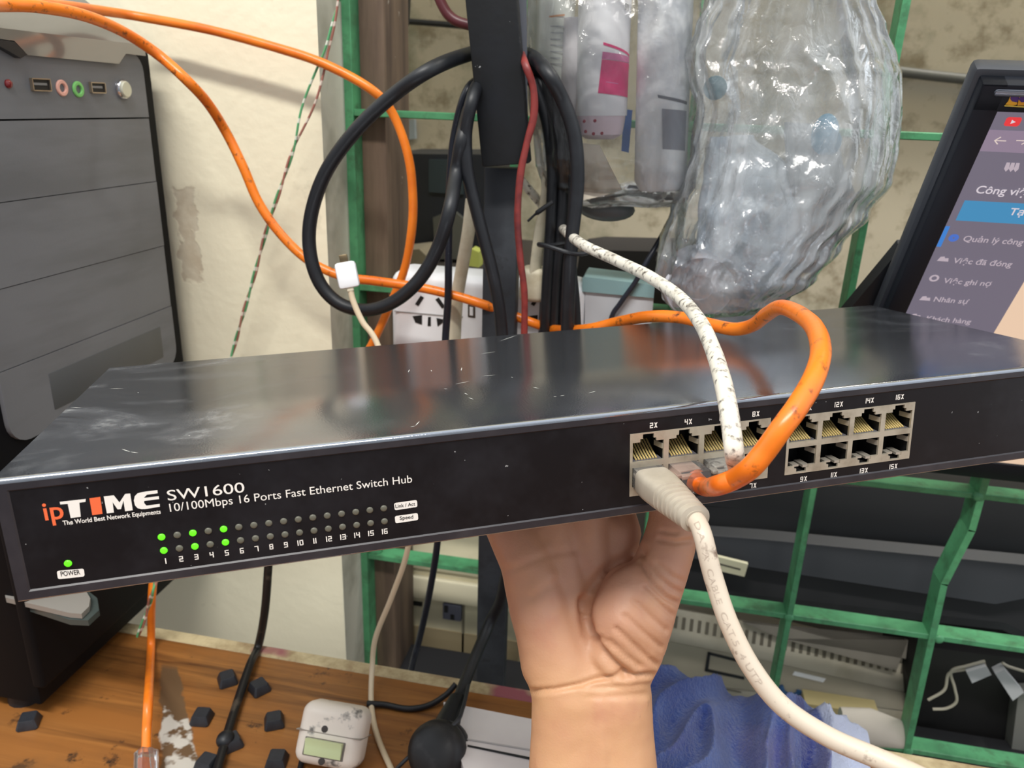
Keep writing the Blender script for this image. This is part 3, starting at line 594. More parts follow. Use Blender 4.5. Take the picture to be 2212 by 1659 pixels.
def cylpx(px0, py0, px1, py1, y, rp, prof, n=28):
    a, c = PY(px0, py0, y), PY(px1, py1, y); ax = (c-a); L = ax.length; k = rp*(a-CAM).dot(Vector(M_.col[2]))/FPX
    b = MB(); b.lathe([(r*k, h*L) for r, h in prof], a, ax, n); return b, a, c, k
# pink label bottle
bt = thing('pink_label_bottle', 'white bottle with a magenta square label inside the clear bag', 'bottle', PY(1320, 350, YB))
b, a, c, k = cylpx(1308, -60, 1296, 300, YB, 56, [(.9, 0), (1, .03), (1, .86), (.98, .9), (.9, .97), (.6, 1.0)]); b.build('bottle_body', mat('milky_pink_plastic', (244, 222, 230), .3), bt)
b, a, c, k = cylpx(1308, -30, 1299, 250, YB, 57.5, [(1, 0), (1, 1)]); b.build('paper_label', mat('white_label', (252, 250, 252), .45), bt)
axx = (c-a).normalized(); u = Vector((1, 0, 0)); u = (u-axx*u.dot(axx)).normalized(); vv = axx.cross(u)
def on_bottle(poly, rr, y, m, name, parent, thick=.0004, n=10):   # patch wrapped on the bottle front; poly = (angle deg, length px) corners top-left, top-right, bottom-right, bottom-left
    b = MB(); (a0, h0), (a1, h1), (a2, h2), (a3, h3) = poly; L = (c-a).length/280.0
    for i in range(n):
        t0, t1 = i/n, (i+1)/n; q = []
        for t, top in ((t0, 1), (t1, 1), (t1, 0), (t0, 0)):
            ang = math.radians((a0+(a1-a0)*t) if top else (a3+(a2-a3)*t)); hh = ((h0+(h1-h0)*t) if top else (h3+(h2-h3)*t))*L
            q.append(a+axx*hh+(u*math.sin(ang)+Vector((0, -1, 0))*math.cos(ang))*rr)
        b.poly(q)
    return b.build(name, m, parent)
M_mag = mat('magenta_ink', (236, 52, 124), .45); M_pink = mat('pink_ink', (226, 120, 170), .45)
on_bottle(((2, 158), (82, 166), (82, 240), (-4, 230)), k*57.9/57.5*57.5/57.5+.0002, 0, M_mag, 'magenta_square', bt)
on_bottle(((3, 142), (82, 152), (82, 165), (2, 157)), k+.00025, 0, M_pink, 'pink_square_top', bt)
on_bottle(((4, 122), (82, 146), (82, 151), (4, 128)), k+.0002, 0, M_mag, 'magenta_stripe', bt)
on_bottle(((52, 40), (66, 42), (66, 56), (52, 54)), k+.0002, 0, mat('grey_ink', (96, 96, 100), .6), 'printed_mark', bt)
on_bottle(((12, 205), (40, 209), (40, 211), (12, 207)), k+.0004, 0, M_pink, 'small_print', bt)
M_dot = mat('dark_red_dot', (168, 40, 62), .5)
for px, py in ((1262, 262), (1285, 261), (1265, 284), (1282, 289), (1300, 288)):
    p = PY(px, py, YB-.0195); b = MB(); b.ball(p, .0011, sub=2); b.build('red_dot', M_dot, bt)
bt2 = thing('pale_bottle', 'pale bottle with fine print beside the post inside the clear bag', 'bottle', PY(1205, 300, .55))
b, a, c, k = cylpx(1205, -60, 1188, 275, .552, 42, [(1, 0), (1, .9), (.8, 1)]); b.build('bottle_body', mat('milky_green_white', (220, 222, 214), .35), bt2)
for i in range(7): on_bottle(((-35, 95+i*11), (35-8*(i % 3), 97+i*11), (35-8*(i % 3), 99+i*11), (-35, 97+i*11)), k+.0002, 0, mat('pale_grey_ink', (176, 178, 180), .6) if i == 0 else bpy.data.materials['pale_grey_ink'], 'small_print', bt2)
on_bottle(((-35, 80), (30, 76), (30, 79), (-35, 83)), k+.0002, 0, mat('orange_ink', (206, 150, 110), .6), 'orange_stripe', bt2)
b, a, c, k = cylpx(1252, 40, 1240, 250, .545, 34, [(1, 0), (1, .95), (.9, 1)]); tag(b.build('slim_bottle', mat('slim_white_plastic', (228, 222, 224), .4)), 'slim white bottle tucked left of the magenta labelled bottle', 'bottle')
# silver-white tube
sv = thing('silver_bottle', 'silvery white bottle with a grey square label inside the clear bag', 'bottle', PY(1430, 410, YB))
b, a, c, k = cylpx(1440, -60, 1425, 410, YB, 60, [(.95, 0), (1, .05), (1, .95), (.8, 1.0)]); b.build('bottle_body', mat('silver_film', (252, 252, 252), .25, c2=(236, 238, 242), ns=60, bump=.6, bs=70, bd=.003), sv)
axx = (c-a).normalized(); u = Vector((1, 0, 0)); u = (u-axx*u.dot(axx)).normalized()
on_bottle(((0, 170), (62, 174), (62, 226), (4, 222)), k+.0003, 0, mat('grey_square_ink', (150, 152, 162), .5), 'grey_square', sv)
on_bottle(((-10, 152), (62, 162), (62, 166), (-8, 156)), k+.0003, 0, mat('dark_grey_ink', (110, 112, 120), .5), 'grey_stripe', sv)
# envelope, blue strip, dark sheet for the shading at the base
b = MB(); b.prism([PY(x, y, .5135) for x, y in ((1246, 308), (1294, 314), (1343, 411), (1300, 424), (1256, 433))], (0, .004, 0)); tag(b.build('brown_envelope', mat('kraft_paper', (232, 222, 204), .8, c2=(212, 200, 180), ns=12), smooth=False), 'pale brown envelope standing at the bottom of the clear bag', 'envelope')
b = MB(); b.prism([PY(x, y, .555) for x, y in ((1348, 235), (1366, 238), (1358, 330), (1342, 326))], (0, .003, 0)); tag(b.build('blue_strip', mat('blue_plastic', (64, 110, 190), .4), smooth=False), 'narrow blue strip between the two labelled bottles in the bag', 'strip')
b = MB(); b.prism([PY(x, y, .556) for x, y in ((1258, 436), (1345, 414), (1360, 400), (1480, 412), (1482, 432), (1440, 446), (1290, 446))], (0, .006, 0)); tag(b.build('bag_shade_sheet', mat('slate_shade', (92, 98, 106), .4)), 'dark slate sheet painting the shade at the bottom of the clear bag', 'pouch')  # added sheet whose dark colour paints the shading along the bag's bottom
b = MB(); p = PY(1310, 452, .552); b.ball(p, .020, (1.0, .55, .42)); tag(b.build('grey_bulge', mat('dark_grey_sack', (104, 110, 112), .45)), 'dark grey rounded lump sagging under the clear bag', 'sack')
# inside the crinkled bag
tb = thing('white_tub', 'white round tub with a disc base lying in the crinkled bag', 'tub', PY(1510, 690, .53))
p = PY(1512, 628, .502); ax = Vector((.12, -1, -.25))
b = MB(); b.lathe([(.017, -.02), (.0225, -.018), (.0235, 0), (.022, .003), (.0215, .002), (.009, .002), (.0085, .001), (0, .001)], p+Vector((0, .012, 0)), ax, 32); b.build('tub_body', mat('cloudy_white_plastic', (224, 226, 236), .4), tb)
def lump(pp, y, rs, m, name, label, cat):
    b = bag_mesh([(q[0], q[1], q[2], q[3]) for q in pp], y, rs, 70, 60, .004, 5.5, 8); b2 = b; return tag(b2.build(name, m, angle=180), label, cat)
lump([(290, 1555, 1610, .15), (370, 1540, 1685, .6), (470, 1522, 1712, 1), (540, 1520, 1720, 1), (600, 1545, 1715, .9), (650, 1560, 1670, .5), (672, 1580, 1630, .1)], .532, .022, mat('pale_blue_glint_film', (232, 239, 246), .2, c2=(172, 202, 230), ns=14, lo=.45, hi=.65, bump=1.0, bs=85, bd=.004), 'folded_blue_pouch', 'pale blue folded plastic pouch inside the crinkled bag', 'pouch')  # pouch widened and whitened: bright crinkle reflections painted into its colour
lump([(270, 1715, 1755, .2), (330, 1712, 1800, .6), (420, 1715, 1830, .8), (520, 1720, 1790, .8), (580, 1722, 1760, .3)], .538, .02, mat('grey_inner_pouch', (178, 184, 186), .4, bump=.6, bs=60, bd=.003), 'grey_inner_pouch', 'grey folded pouch inside the right part of the crinkled bag', 'pouch')
b = MB(); b.ball(PY(1782, 290, .515), .008, (1, .5, 1.5)); b.ball(PY(1796, 308, .517), .006, (1, .5, 1.2)); tag(b.build('blue_bottle_top', mat('sky_blue_plastic', (96, 170, 206), .4)), 'small sky blue bottle top showing in the crinkled bag', 'bottle top')
b = MB(); b.ball(PY(1545, 190, .525), .006, (1.2, .5, 1.2)); tag(b.build('teal_clip', mat('teal_plastic', (92, 150, 166), .4)), 'small teal clip at the left edge of the crinkled bag', 'clip')

# ------------------------------------------------------------------ remaining network cables
def rj45(parent, tip, ax, up, wires=None, boot=False):
    # clear plug: tip = front end, ax = direction from the tip towards the cable, up = latch side
    ax = Vector(ax).normalized(); up = Vector(up); up = (up-ax*up.dot(ax)).normalized(); sd = ax.cross(up)
    R = Matrix((sd, up, ax)).transposed()
    b = MB(); b.box(tip+ax*.0107, (.0118, .0080, .0214), .0005, 2, R); pl = b.build('clear_plug', M_clear, parent)
    b = MB(); b.box(tip+ax*.012+up*.0056, (.0034, .0009, .019), .0002, 1, R @ Matrix.Rotation(.16, 3, 'X')); b.build('latch', M_clear, pl)
    b = MB()
    for i in range(8): b.box(tip+ax*.0035+sd*(-.00385+.0011*i)-up*.0030, (.00045, .0022, .005), 0, 1, R)
    b.build('pin', M_gold, pl)
    if wires:
        b = MB(); b.box(tip+ax*.0105-up*.0006, (.0080, .0016, .0120), .0004, 1, R); b.build('wire_fan', wires, pl)
    return pl
def net_cable(name, label, spec, r, m, group=None, sub=8, wob=.05):
    pts = path(spec, sub); t = thing(name, label, 'cable', pts[-1], group)
    b = MB(); b.tube(pts, r, 16, wob=wob); b.build('jacket', m, t); return t, pts
tB = tag((lambda b: (b.tube(path(Ys(.385, (-60, 2))+Ys(.42, (60, 5))+Ys(.463, (150, 14))+Ys(.50, (225, 24))+Ys(.522, (300, 36), (450, 64), (600, 104), (700, 138), (800, 192))+Ys(.53, (848, 245), (880, 330), (891, 410), (890, 490), (874, 580), (842, 660), (804, 742), (760, 810), (700, 900))), .0031, 16, wob=.05), b.build('orange_cable', M_orange))[1])(MB()),
         'orange cable running along the wall, bending down behind the black cord ring', 'cable', 'orange network cables')
tC, pC = net_cable('hanging_orange_cable', 'orange cable hanging straight under the switch with a clear plug over the desk', Ys(.43, (352, 1100), (338, 1200))+Ys(.42, (328, 1290), (326, 1400))+[('D', 321, 1500, .50), ('D', 317, 1580, .485), ('D', 316, 1630, .475)], .0029, M_orange, 'orange network cables')
ax = (pC[-3]-pC[-1]).normalized(); rj45(tC, pC[-1]-ax*.019, ax, Vector((.6, .2, .6)), M_orange)
# twisted wire pair
ctr = path(Ys(.525, (742, -50), (732, 0), (712, 85), (692, 150), (662, 240), (632, 328), (604, 412), (575, 500), (548, 600), (522, 690), (498, 775))+Ys(.50, (440, 950), (390, 1100), (346, 1230))+Ys(.402, (336, 1258), (318, 1320), (298, 1374)), 14)
tp = thing('twisted_wire_pair', 'thin twisted pair of striped green and brown wires hanging along the wall', 'wires', ctr[-1])
def m_stripe(name, c1, c2):
    t = NT(name); v = t.coord(); wv = t.n('ShaderNodeTexWave', wave_type='BANDS', bands_direction='Z'); wv.inputs['Scale'].default_value = 26; wv.inputs['Distortion'].default_value = 2.0; t.l(v, wv.inputs[0])
    t.l(t.mix(t.ramp(wv.outputs[1], .80, .92), lin(c1), lin(c2)), t.b.inputs['Base Color']); t.b.inputs['Roughness'].default_value = .4; return t.m
for k, m in enumerate((m_stripe('green_striped_wire', (92, 164, 112), (216, 222, 206)), m_stripe('brown_striped_wire', (168, 112, 98), (222, 206, 192)))):
    L = 0; pts = []
    for i, p in enumerate(ctr):
        if i: L += (p-ctr[i-1]).length
        f = i/len(ctr); open_ = math.exp(-((f-.215)/.055)**2)
        ph = L/.030*math.pi*2*(.5)+k*math.pi; off = .0009+.0000*open_
        side = Vector((1, .0, .25)); q = p+Vector((math.cos(ph), math.sin(ph), .1*math.cos(ph)))*off
        q = q+side*((-1)**(k+1))*.0052*open_ - side*0
        pts.append(q)
    b = MB(); b.tube(pts, .00085, 8); b.build('striped_wire', m, tp)
# ivory usb cable with white plug
uc = thing('usb_cable', 'ivory cable with a white plug end hooked beside the black cord ring', 'cable', PZ(850, 1670, DESKZ))
pp = path(Ys(.438, (755, 615), (763, 650), (783, 695), (817, 748))+Ys(.43, (860, 900), (890, 1080), (880, 1190), (846, 1290), (812, 1375))+[('Y', 804, 1440, .425), ('Z', 802, 1520, DESKZ+.003), ('Z', 815, 1590, DESKZ+.003), ('Z', 850, 1672, DESKZ+.003)])
b = MB(); b.tube(pp, .0019, 12); b.build('cord', mat('ivory_cord_jacket', (224, 206, 176), .5), uc)
pt, pb_ = PY(744, 566, .44), PY(756, 622, .438); axu = (pb_-pt)
b = MB(); R = Matrix((Vector((1, .5, .1)).normalized(), Vector((-.5, 1, 0)).normalized(), Vector((0, 0, 1)))).transposed()
sdv = Vector((1, .35, 0)); b.bar(pt, pb_, .0128, .0072, sdv, .0020); up_ = b.build('plug_body', M_white, uc)
b = MB(); b.bar(pt-axu*.28, pt+axu*.02, .0050, .0030, sdv, .0004); b.build('plug_tip', mat('tarnished_metal', (120, 104, 80), .35, metal=.9), up_)
b = MB(); b.bar(pb_-axu*.02, pb_+axu*.14, .0045, .0040, sdv, .001); b.build('strain_relief', M_cord, up_)
# black cable on the left of the desk with a lump
bc = thing('black_cable', 'black cable dropping from the switch and lying across the keys with a knot', 'cable', PZ(475, 1659, DESKZ))
pp = path(Ys(.44, (585, 1120), (580, 1215), (572, 1320), (558, 1395))+[('Z', 540, 1436, .757), ('Z', 515, 1510, .7545), ('Z', 490, 1590, .7545), ('Z', 462, 1690, .7545)])
b = MB(); b.tube(pp, .0031, 12); b.build('jacket', mat('grimy_black_jacket', (26, 25, 26), .4, c2=(70, 62, 54), ns=60, lo=.6, hi=.7), bc)
b = MB(); b.ball(PZ(487, 1597, .756), .0052, (1.1, 1.2, 1)); b.build('knot', M_blackrub, bc)

# ------------------------------------------------------------------ monitor at the right edge
ti = math.radians(30.2)
MX, MU = Vector((1, 0, 0)), Vector((0, -math.sin(ti), math.cos(ti))); MN = Vector((0, -math.cos(ti), -math.sin(ti)))
S0 = PY(2155, 240, .425)
def MP(px, py, k=0.0): return PP(px, py, S0+MN*k, MN)
def ml(p): return ((p-S0).dot(MX), (p-S0).dot(MU))
def mw(x, y, k=0.0): return S0+MX*x+MU*y+MN*k
mo = thing('monitor', 'black monitor with a lit web page leaning at the right edge', 'monitor', mw(.15, -.27, -.03))
xl = ml(MP(2127, 178))[0]-.001; yt = ml(MP(2160, 178))[1]
MR = Matrix((MX, MU, MN)).transposed()
def mbox(b, x0, x1, y0, y1, k0, k1, r=0): b.box(mw((x0+x1)/2, (y0+y1)/2, (k0+k1)/2), (x1-x0, y1-y0, k1-k0), r, 2, MR)
W_, H_ = .34, .272
M_bez = mat('monitor_bezel_plastic', (24, 27, 35), .5, ior=1.3); M_bezs = mat('monitor_side_plastic', (50, 53, 60), .45)
b = MB(); mbox(b, xl, -.0004, -H_-.02, yt, -.012, .002, .001); b.build('bezel_side', M_bez, mo)
b = MB(); mbox(b, xl, W_+.02, .0004, yt, -.012, .002, .001); b.build('bezel_top', M_bez, mo)
b = MB(); mbox(b, xl, W_+.02, -H_-.02, -H_, -.012, .0018, .001); b.build('bezel_bottom', M_bez, mo)
b = MB(); mbox(b, W_, W_+.02, -H_-.019, yt-.001, -.012, .0019, .001); b.build('bezel_side', M_bez, mo)
b = MB(); mbox(b, xl-.003, W_+.023, -H_-.023, yt+.0035, -.017, -.006, .003); b.build('shell', M_bezs, mo)
b = MB(); mbox(b, xl+.006, W_, yt-.0052, yt-.0022, .0018, .0034, .0012); b.build('silver_ridge', mat('silver_ridge_plastic', (120, 124, 136), .3, metal=.4), mo)
b = MB(); b.prism([mw(x, y, -.0165) for x, y in ((-.012, -.10), (.2, -.08), (.25, -.2), (.05, -.22), (-.03, -.16))], -MN*.010); b.build('back_cover', M_black, mo, angle=30)
def emat(name, c, s=1.0):
    t = NT(name); b = t.b; b.inputs['Base Color'].default_value = (0.01, 0.01, 0.01, 1); b.inputs['Roughness'].default_value = .5; b.inputs['Emission Color'].default_value = lin(c); b.inputs['Emission Strength'].default_value = s; return t.m
b = MB(); mbox(b, -.002, W_+.002, -H_-.002, .002, -.006, 0); scr = b.build('screen', emat('screen_violet_grey', (116, 110, 126), .9), mo, False)
def spoly(pp, m, name, k=.0002):
    b = MB(); b.prism([MP(x, y, k) for x, y in pp], -MN*.0001); return b.build(name, m, scr, False)
E_w = emat('screen_white', (214, 204, 212)); E_lil = emat('screen_lilac', (140, 124, 144)); E_blue = emat('screen_blue', (62, 138, 184)); E_peach = emat('screen_peach', (232, 200, 172))
x_, y_ = ml(MP(2141, 280)); x2, y2 = ml(MP(2122, 326))
b = MB(); mbox(b, 0, W_, y2, y_, .0001, .0003); b.build('tool_bar', E_lil, scr, False)
xp = ml(MP(2146, 720))[0]; yp0 = ml(MP(2212, 592))[1]
b = MB(); mbox(b, xp, W_, -H_, y2, .0001, .0003); b.build('page_panel', E_peach, scr, False)
a = ml(MP(2084, 432)); c = ml(MP(2068, 475))
b = MB(); mbox(b, a[0], xp-.006, c[1], a[1], .0003, .0005); b.build('blue_button', E_blue, scr, False)
a = ml(MP(2051, 488)); c = ml(MP(2033, 532)); b = MB(); mbox(b, 0.0, .0022, c[1], a[1], .0003, .0005); b.build('active_marker', emat('screen_marker', (56, 126, 206)), scr, False)
def stext(s, px, py, cap, m, bold=.012, slant=0):
    v, f, wr_ = glyphs(s, bold); o = MP(px, py, .0006); sc = cap/CAPH
    b = MB(); b.flat(v, f, lambda x, y: o+MX*(x*wr_*sc)+MU*(y*sc)); return b.build('lettering', m, scr, False)
stext('C\u00f4ng vi\u1ec7c c\u1ee7a', 2106, 417, .0048, E_w); stext('T\u1ea1o vi\u1ec7c', 2178, 464, .0046, E_w)
E_w2 = emat('screen_soft_white', (184, 170, 180))
for s, x, y in (('Qu\u1ea3n l\u00fd c\u00f4ng vi\u1ec7c', 2079, 521), ('Vi\u1ec7c \u0111\u00e3 \u0111\u00f3ng', 2057, 568), ('Vi\u1ec7c ghi n\u1ee3', 2036, 611), ('Nh\u00e2n s\u1ef1', 2016, 651), ('Kh\u00e1ch h\u00e0ng', 1999, 692)): stext(s, x, y, .0040, E_w2)
def sring(px, py, r, m, name='icon', hole=.55):
    o = MP(px, py, .0005); b = MB(); n = 20
    A1 = [o+(MX*math.cos(i*2*math.pi/n)+MU*math.sin(i*2*math.pi/n))*r for i in range(n)]; B1 = [o+(MX*math.cos(i*2*math.pi/n)+MU*math.sin(i*2*math.pi/n))*r*hole for i in range(n)]
    for i in range(n): b.poly((A1[i], A1[(i+1) % n], B1[(i+1) % n], B1[i]))
    return b.build(name, m, scr, False)
sring(2060, 514, .0026, emat('screen_icon_blue', (70, 110, 196)), hole=.2); sring(2018, 601, .0026, E_w2)
for px, py in ((2038, 560), (1999, 645), (1978, 683)):
    o = MP(px, py, .0005); b = MB(); b.poly([o+MX*x*.001+MU*y*.001 for x, y in ((-3, -1.5), (3, -1.5), (2.4, 1), (.5, .8), (0, 2), (-2, 1.6))]); b.build('icon', E_w2, scr, False)
o = MP(2188, 263, .0005); b = MB(); b.poly([o+MX*x*.001+MU*y*.001 for x, y in ((-3.4, -1.6), (-2.6, -2.4), (2.6, -2.4), (3.4, -1.6), (3.4, 1.6), (2.6, 2.4), (-2.6, 2.4), (-3.4, 1.6))]); ic = b.build('red_icon', emat('screen_red', (226, 54, 60)), scr, False)
b = MB(); o = o+MN*.0002; b.poly([o+MX*x*.001+MU*y*.001 for x, y in ((-.8, -1.1), (1.2, 0), (-.8, 1.1))]); b.build('play_mark', E_w, scr, False)
E_arrow = emat('screen_arrow', (222, 204, 196))
for px, d in ((2161, 1), (2208, -1)):
    o = MP(px, 304, .0006); b = MB()
    for q in (((-2.6, -.25), (2.6, -.25), (2.6, .25), (-2.6, .25)), ((-2.9, 0), (-.7, 2.2), (-.3, 1.8), (-2.2, 0)), ((-2.9, 0), (-2.2, 0), (-.3, -1.8), (-.7, -2.2))): b.poly([o+MX*x*d*.001+MU*y*.001 for x, y in q])
    b.build('arrow_icon', E_arrow, scr, False)
o = MP(2187, 361, .0006); b = MB()
for k in range(3):
    b.poly([o+MX*x*.001+MU*y*.001 for x, y in ((-3.6+2.2*k, 2.5), (-2.0+2.2*k, 2.5), (-1.2+2.2*k, -1.0), (-2.0+2.2*k, -2.8), (-3.4+2.2*k, -1.2))])
b.build('page_logo', E_w2, scr, False)
# coloured bird emblem on the bezel
for pp, c, k in (([(2172, 226), (2178, 219), (2184, 204), (2192, 199), (2198, 206), (2197, 226), (2186, 229)], (240, 178, 52), 0), ([(2182, 213), (2185, 205), (2199, 206), (2204, 214), (2196, 221), (2186, 219)], (78, 48, 128), 1), ([(2189, 200), (2195, 197), (2201, 200), (2200, 207), (2190, 206)], (228, 104, 60), 2), ([(2198, 228), (2202, 210), (2212, 204), (2220, 212), (2222, 228)], (224, 158, 46), 3), ([(2200, 214), (2208, 206), (2222, 208), (2220, 220), (2206, 221)], (70, 44, 120), 4), ([(2206, 207), (2212, 201), (2220, 204), (2220, 209)], (70, 160, 150), 5), ([(2170, 228), (2226, 231), (2226, 233), (2170, 230)], (214, 186, 80), 6)):
    b = MB(); b.prism([MP(x, y, .0024+.0001*k) for x, y in pp], -MN*.0003); b.build('emblem_patch', mat('emblem_ink_%d' % k, c, .5), mo, False)

# ------------------------------------------------------------------ small things on the desk
M_key = mat('black_keycap', (36, 38, 44), .5, c2=(48, 50, 56), ns=60)
def keycap():
    r = bpy.data.objects.new('keycap', None); r.empty_display_size = .01; COL.objects.link(r); WM[r.name] = Matrix.Identity(4)
    b = MB(); n = 24
    def ring(s, z, dish=0): return [Vector((s*max(-1, min(1, 1.35*math.cos(a))), s*max(-1, min(1, 1.35*math.sin(a))), z)) for a in [2*math.pi*(i+.5)/n for i in range(n)]]
    b.rings([ring(.0072, 0), ring(.0074, .0012), ring(.0056, .0068), ring(.0052, .0074)], False); b.rings([ring(.0052, .0074), ring(.0028, .0069), ring(.0004, .0067)], True)
    b.build('cap_shell', M_key, r, angle=30)
    b = MB(); b.lathe([(.0032, .0002), (.0032, .006)], (0, 0, 0), (0, 0, 1), 12); b.build('stem_socket', M_key, r)
    return r
KL = ['black keycap nearest the pale desk edge, left of the black cable', 'black keycap touching the right side of the black cable', 'black keycap between worn strip and black cable', 'black keycap just left of the rocker switch box', 'black keycap under the knot of the black cable', 'black keycap at the bottom, left of the black cable end', 'black keycap left of the rocker switch base at the bottom', 'lone black keycap in front of the tower at lower left']
k0 = keycap()
for i, (px, py, rot, tilt) in enumerate(((491, 1466, .7, 0), (560, 1484, .95, .0), (436, 1548, .15, 0), (592, 1556, .5, .0), (500, 1602, .8, 0), (447, 1648, -.1, 0), (598, 1640, .2, 0), (62, 1557, .45, 0))):
    if i == 0: k = k0
    else:
        k = k0.copy(); COL.objects.link(k)
        for ch in list(k0.children): c2 = ch.copy(); COL.objects.link(c2); c2.parent = k
    k.location = PZ(px, py, DESKZ+.003); k.location.z = DESKZ+.0002; k.scale = (.88, .88, .9); k.rotation_euler = (tilt, 0, rot)
    tag(k, KL[i], 'keycap', 'keycaps scattered on the desk')
# rocker switch box
fr = Vector((.03, -.80, .60)).normalized(); rx = Vector((1, .0, .0)); rx = (rx-fr*rx.dot(fr)).normalized(); uy = fr.cross(rx)
RS = Matrix((rx, uy, fr)).transposed(); cs_ = PD(722, 1578, .49)
low = .5*(.037*abs(uy.z)+.024*abs(fr.z)); cs_.z = DESKZ+low-.003
k_ = (cs_-CAM); 
rs = thing('rocker_switch', 'white inline switch box with a pale green rocker lying on the desk', 'switch box', (cs_.x, cs_.y, DESKZ))
def RL(x, y, z): return cs_+rx*x+uy*y+fr*z
b = MB(); b.box(RL(0, -.0005, 0), (.042, .037, .024), .0075, 6, RS); b.build('shell', mat('grimy_ivory_shell', (232, 221, 209), .4, c2=(112, 108, 104), ns=70, lo=.58, hi=.68), rs)
b = MB(); b.box(RL(0, .0006, .0001), (.0423, .0006, .0242), .0002, 1, RS); b.build('seam', mat('seam_grey', (150, 140, 130), .6), rs)
b = MB(); b.box(RL(-.001, -.0079, .0112), (.0268, .0112, .0022), .0008, 2, RS); b.build('rocker_well', mat('well_shadow_grey', (120, 112, 104), .6), rs)
b = MB(); n = 8; prof = [(-.0046, .0134), (-.0023, .0143), (0, .0147), (.0023, .0154), (.0048, .0166)]
b.prism([RL(-.0128, y-.0079, z) for y, z in prof]+[RL(-.0128, .0048-.0079, .0108), RL(-.0128, -.0046-.0079, .0108)], rx*.0236); b.build('rocker', mat('pale_green_rocker', (212, 226, 176), .35), rs, angle=50)
for y, x in ((.0032, -.003), (-.0152, -.001)):
    b = MB(); b.lathe([(.0021, .0), (.0021, .0006), (.0012, .0007)], RL(x, y, .0116), fr, 16); b.build('screw_hole', mat('dark_hole', (58, 50, 46), .5), rs)
def dcable(name, label, pts, r, m, cat='cord'):
    b = MB(); b.tube(cr(pts), r, 10); return tag(b.build(name, m), label, cat)
dcable('thin_black_wire', 'thin black wire looping from the power cord into the rocker switch box', [PZ(985, 1478, DESKZ+.012), PZ(962, 1502, DESKZ+.006), PZ(925, 1524, DESKZ+.0025), PZ(880, 1531, DESKZ+.0022), PZ(830, 1522, DESKZ+.0024), PZ(792, 1520, DESKZ+.004)], .0021, M_blackrub)
dcable('short_black_wire', 'short dark wire leaving the lower left of the rocker switch box', [PZ(656, 1632, DESKZ+.004), PZ(650, 1652, DESKZ+.0022), PZ(640, 1700, DESKZ+.0022)], .0018, M_blackrub)
dcable('grey_black_wire', 'thin dark wire crossing in front of the round black plug', [PZ(1012, 1480, DESKZ+.022), PZ(1000, 1530, DESKZ+.03), PZ(985, 1560, DESKZ+.033), PZ(930, 1603, DESKZ+.026), PZ(880, 1638, DESKZ+.008), PZ(830, 1690, DESKZ+.003)], .0013, mat('slate_wire', (44, 46, 52), .35))
# round black plug
pg = thing('round_plug', 'round black power plug resting on the desk beside the white box', 'plug', PZ(945, 1650, DESKZ))
pc_ = PZ(945, 1622, DESKZ+.019); axp = (PZ(985, 1520, DESKZ+.02)-pc_).normalized()
b = MB(); fwd = Vector((-.15, -.7, .6)).normalized()
b.lathe([(.004, .011), (.013, .010), (.0175, .006), (.0185, 0), (.0180, -.004), (.0172, -.0045), (.0172, -.007), (.0182, -.0075), (.0182, -.011), (.012, -.013), (0, -.013)], pc_, fwd, 30); b.build('plug_body', mat('dusty_black_rubber', (22, 22, 25), .5, c2=(52, 50, 52), ns=70, lo=.55, hi=.75), pg)
b = MB(); b.lathe([(.010, 0), (.0085, .014), (.0072, .024), (.006, .034), (.005, .036)], pc_+axp*.010, axp, 20); b.build('cord_neck', M_blackrub, pg)
# white carton with a black line
ct = thing('white_carton', 'flat white carton with a black stripe lying behind the arm', 'carton', PZ(1080, 1600, DESKZ))
tz = DESKZ+.022
cc4 = [PZ(958, 1516, tz), PZ(1215, 1566, tz), PZ(1215, 1760, tz), PZ(1020, 1720, tz)]
b = MB(); b.prism([p-Vector((0, 0, .0218)) for p in cc4], (0, 0, .0218)); b.build('carton_body', mat('white_card', (222, 216, 214), .6, c2=(206, 198, 198), ns=8), ct, False)
b = MB(); b.prism([PZ(x, y, tz+.0004) for x, y in ((1010, 1609), (1215, 1650), (1215, 1656), (1010, 1613))], (0, 0, .0002)); b.build('black_stripe', M_black, ct, False)
b = MB(); b.prism([PZ(x, y, tz+.0004) for x, y in ((1000, 1594), (1215, 1630), (1215, 1633), (1000, 1597))], (0, 0, .0002)); b.build('grey_line', mat('grey_print', (176, 172, 172), .7), ct, False)
# blue towel heaped on the desk's back edge
def towel():
    b = MB(); nx, ny = 150, 110; G = []
    for i in range(nx):
        row = []
        for j in range(ny):
            u_, v_ = i/(nx-1), j/(ny-1)
            p0 = PZ(1330+540*u_, 1500+90*u_, DESKZ+.012); p0.y = EY+.012-.005*u_
            x = p0.x+.012*noise.noise(Vector((v_*3, u_*2, 3)))
            y = EY+.026-.135*v_+.008*noise.noise(Vector((u_*5, v_*4, 0)))
            env = min(1, u_*7)*min(1, (1-u_)*6)
            h = .006+.044*math.sin(min(1, v_*2.4)*math.pi*.5)*(1-.45*v_)*env*(1.0-.45*u_)
            fold = 1-2.6*abs(noise.noise(Vector((u_*7+v_*2.4+.9*noise.noise(Vector((u_*3, v_*2.5, 5))), v_*1.4, 1.7))))**.8
            h += .015*fold*env*(.25+.75*min(1, v_*3.5))+.003*noise.noise(Vector((u_*12, v_*6, 4)))*env
            h += .0005*noise.noise(Vector((u_*130, v_*60, 9)))
            z = DESKZ+max(.0012, h)
            if v_ < .16: z -= .030*(1-v_/.16)**1.5
            row.append(Vector((x, y, z)))
        G.append(row)
    V_ = [[b.bm.verts.new(p) for p in r] for r in G]
    for i in range(nx-1):
        for j in range(ny-1): b.bm.faces.new((V_[i][j], V_[i+1][j], V_[i+1][j+1], V_[i][j+1]))
    return b
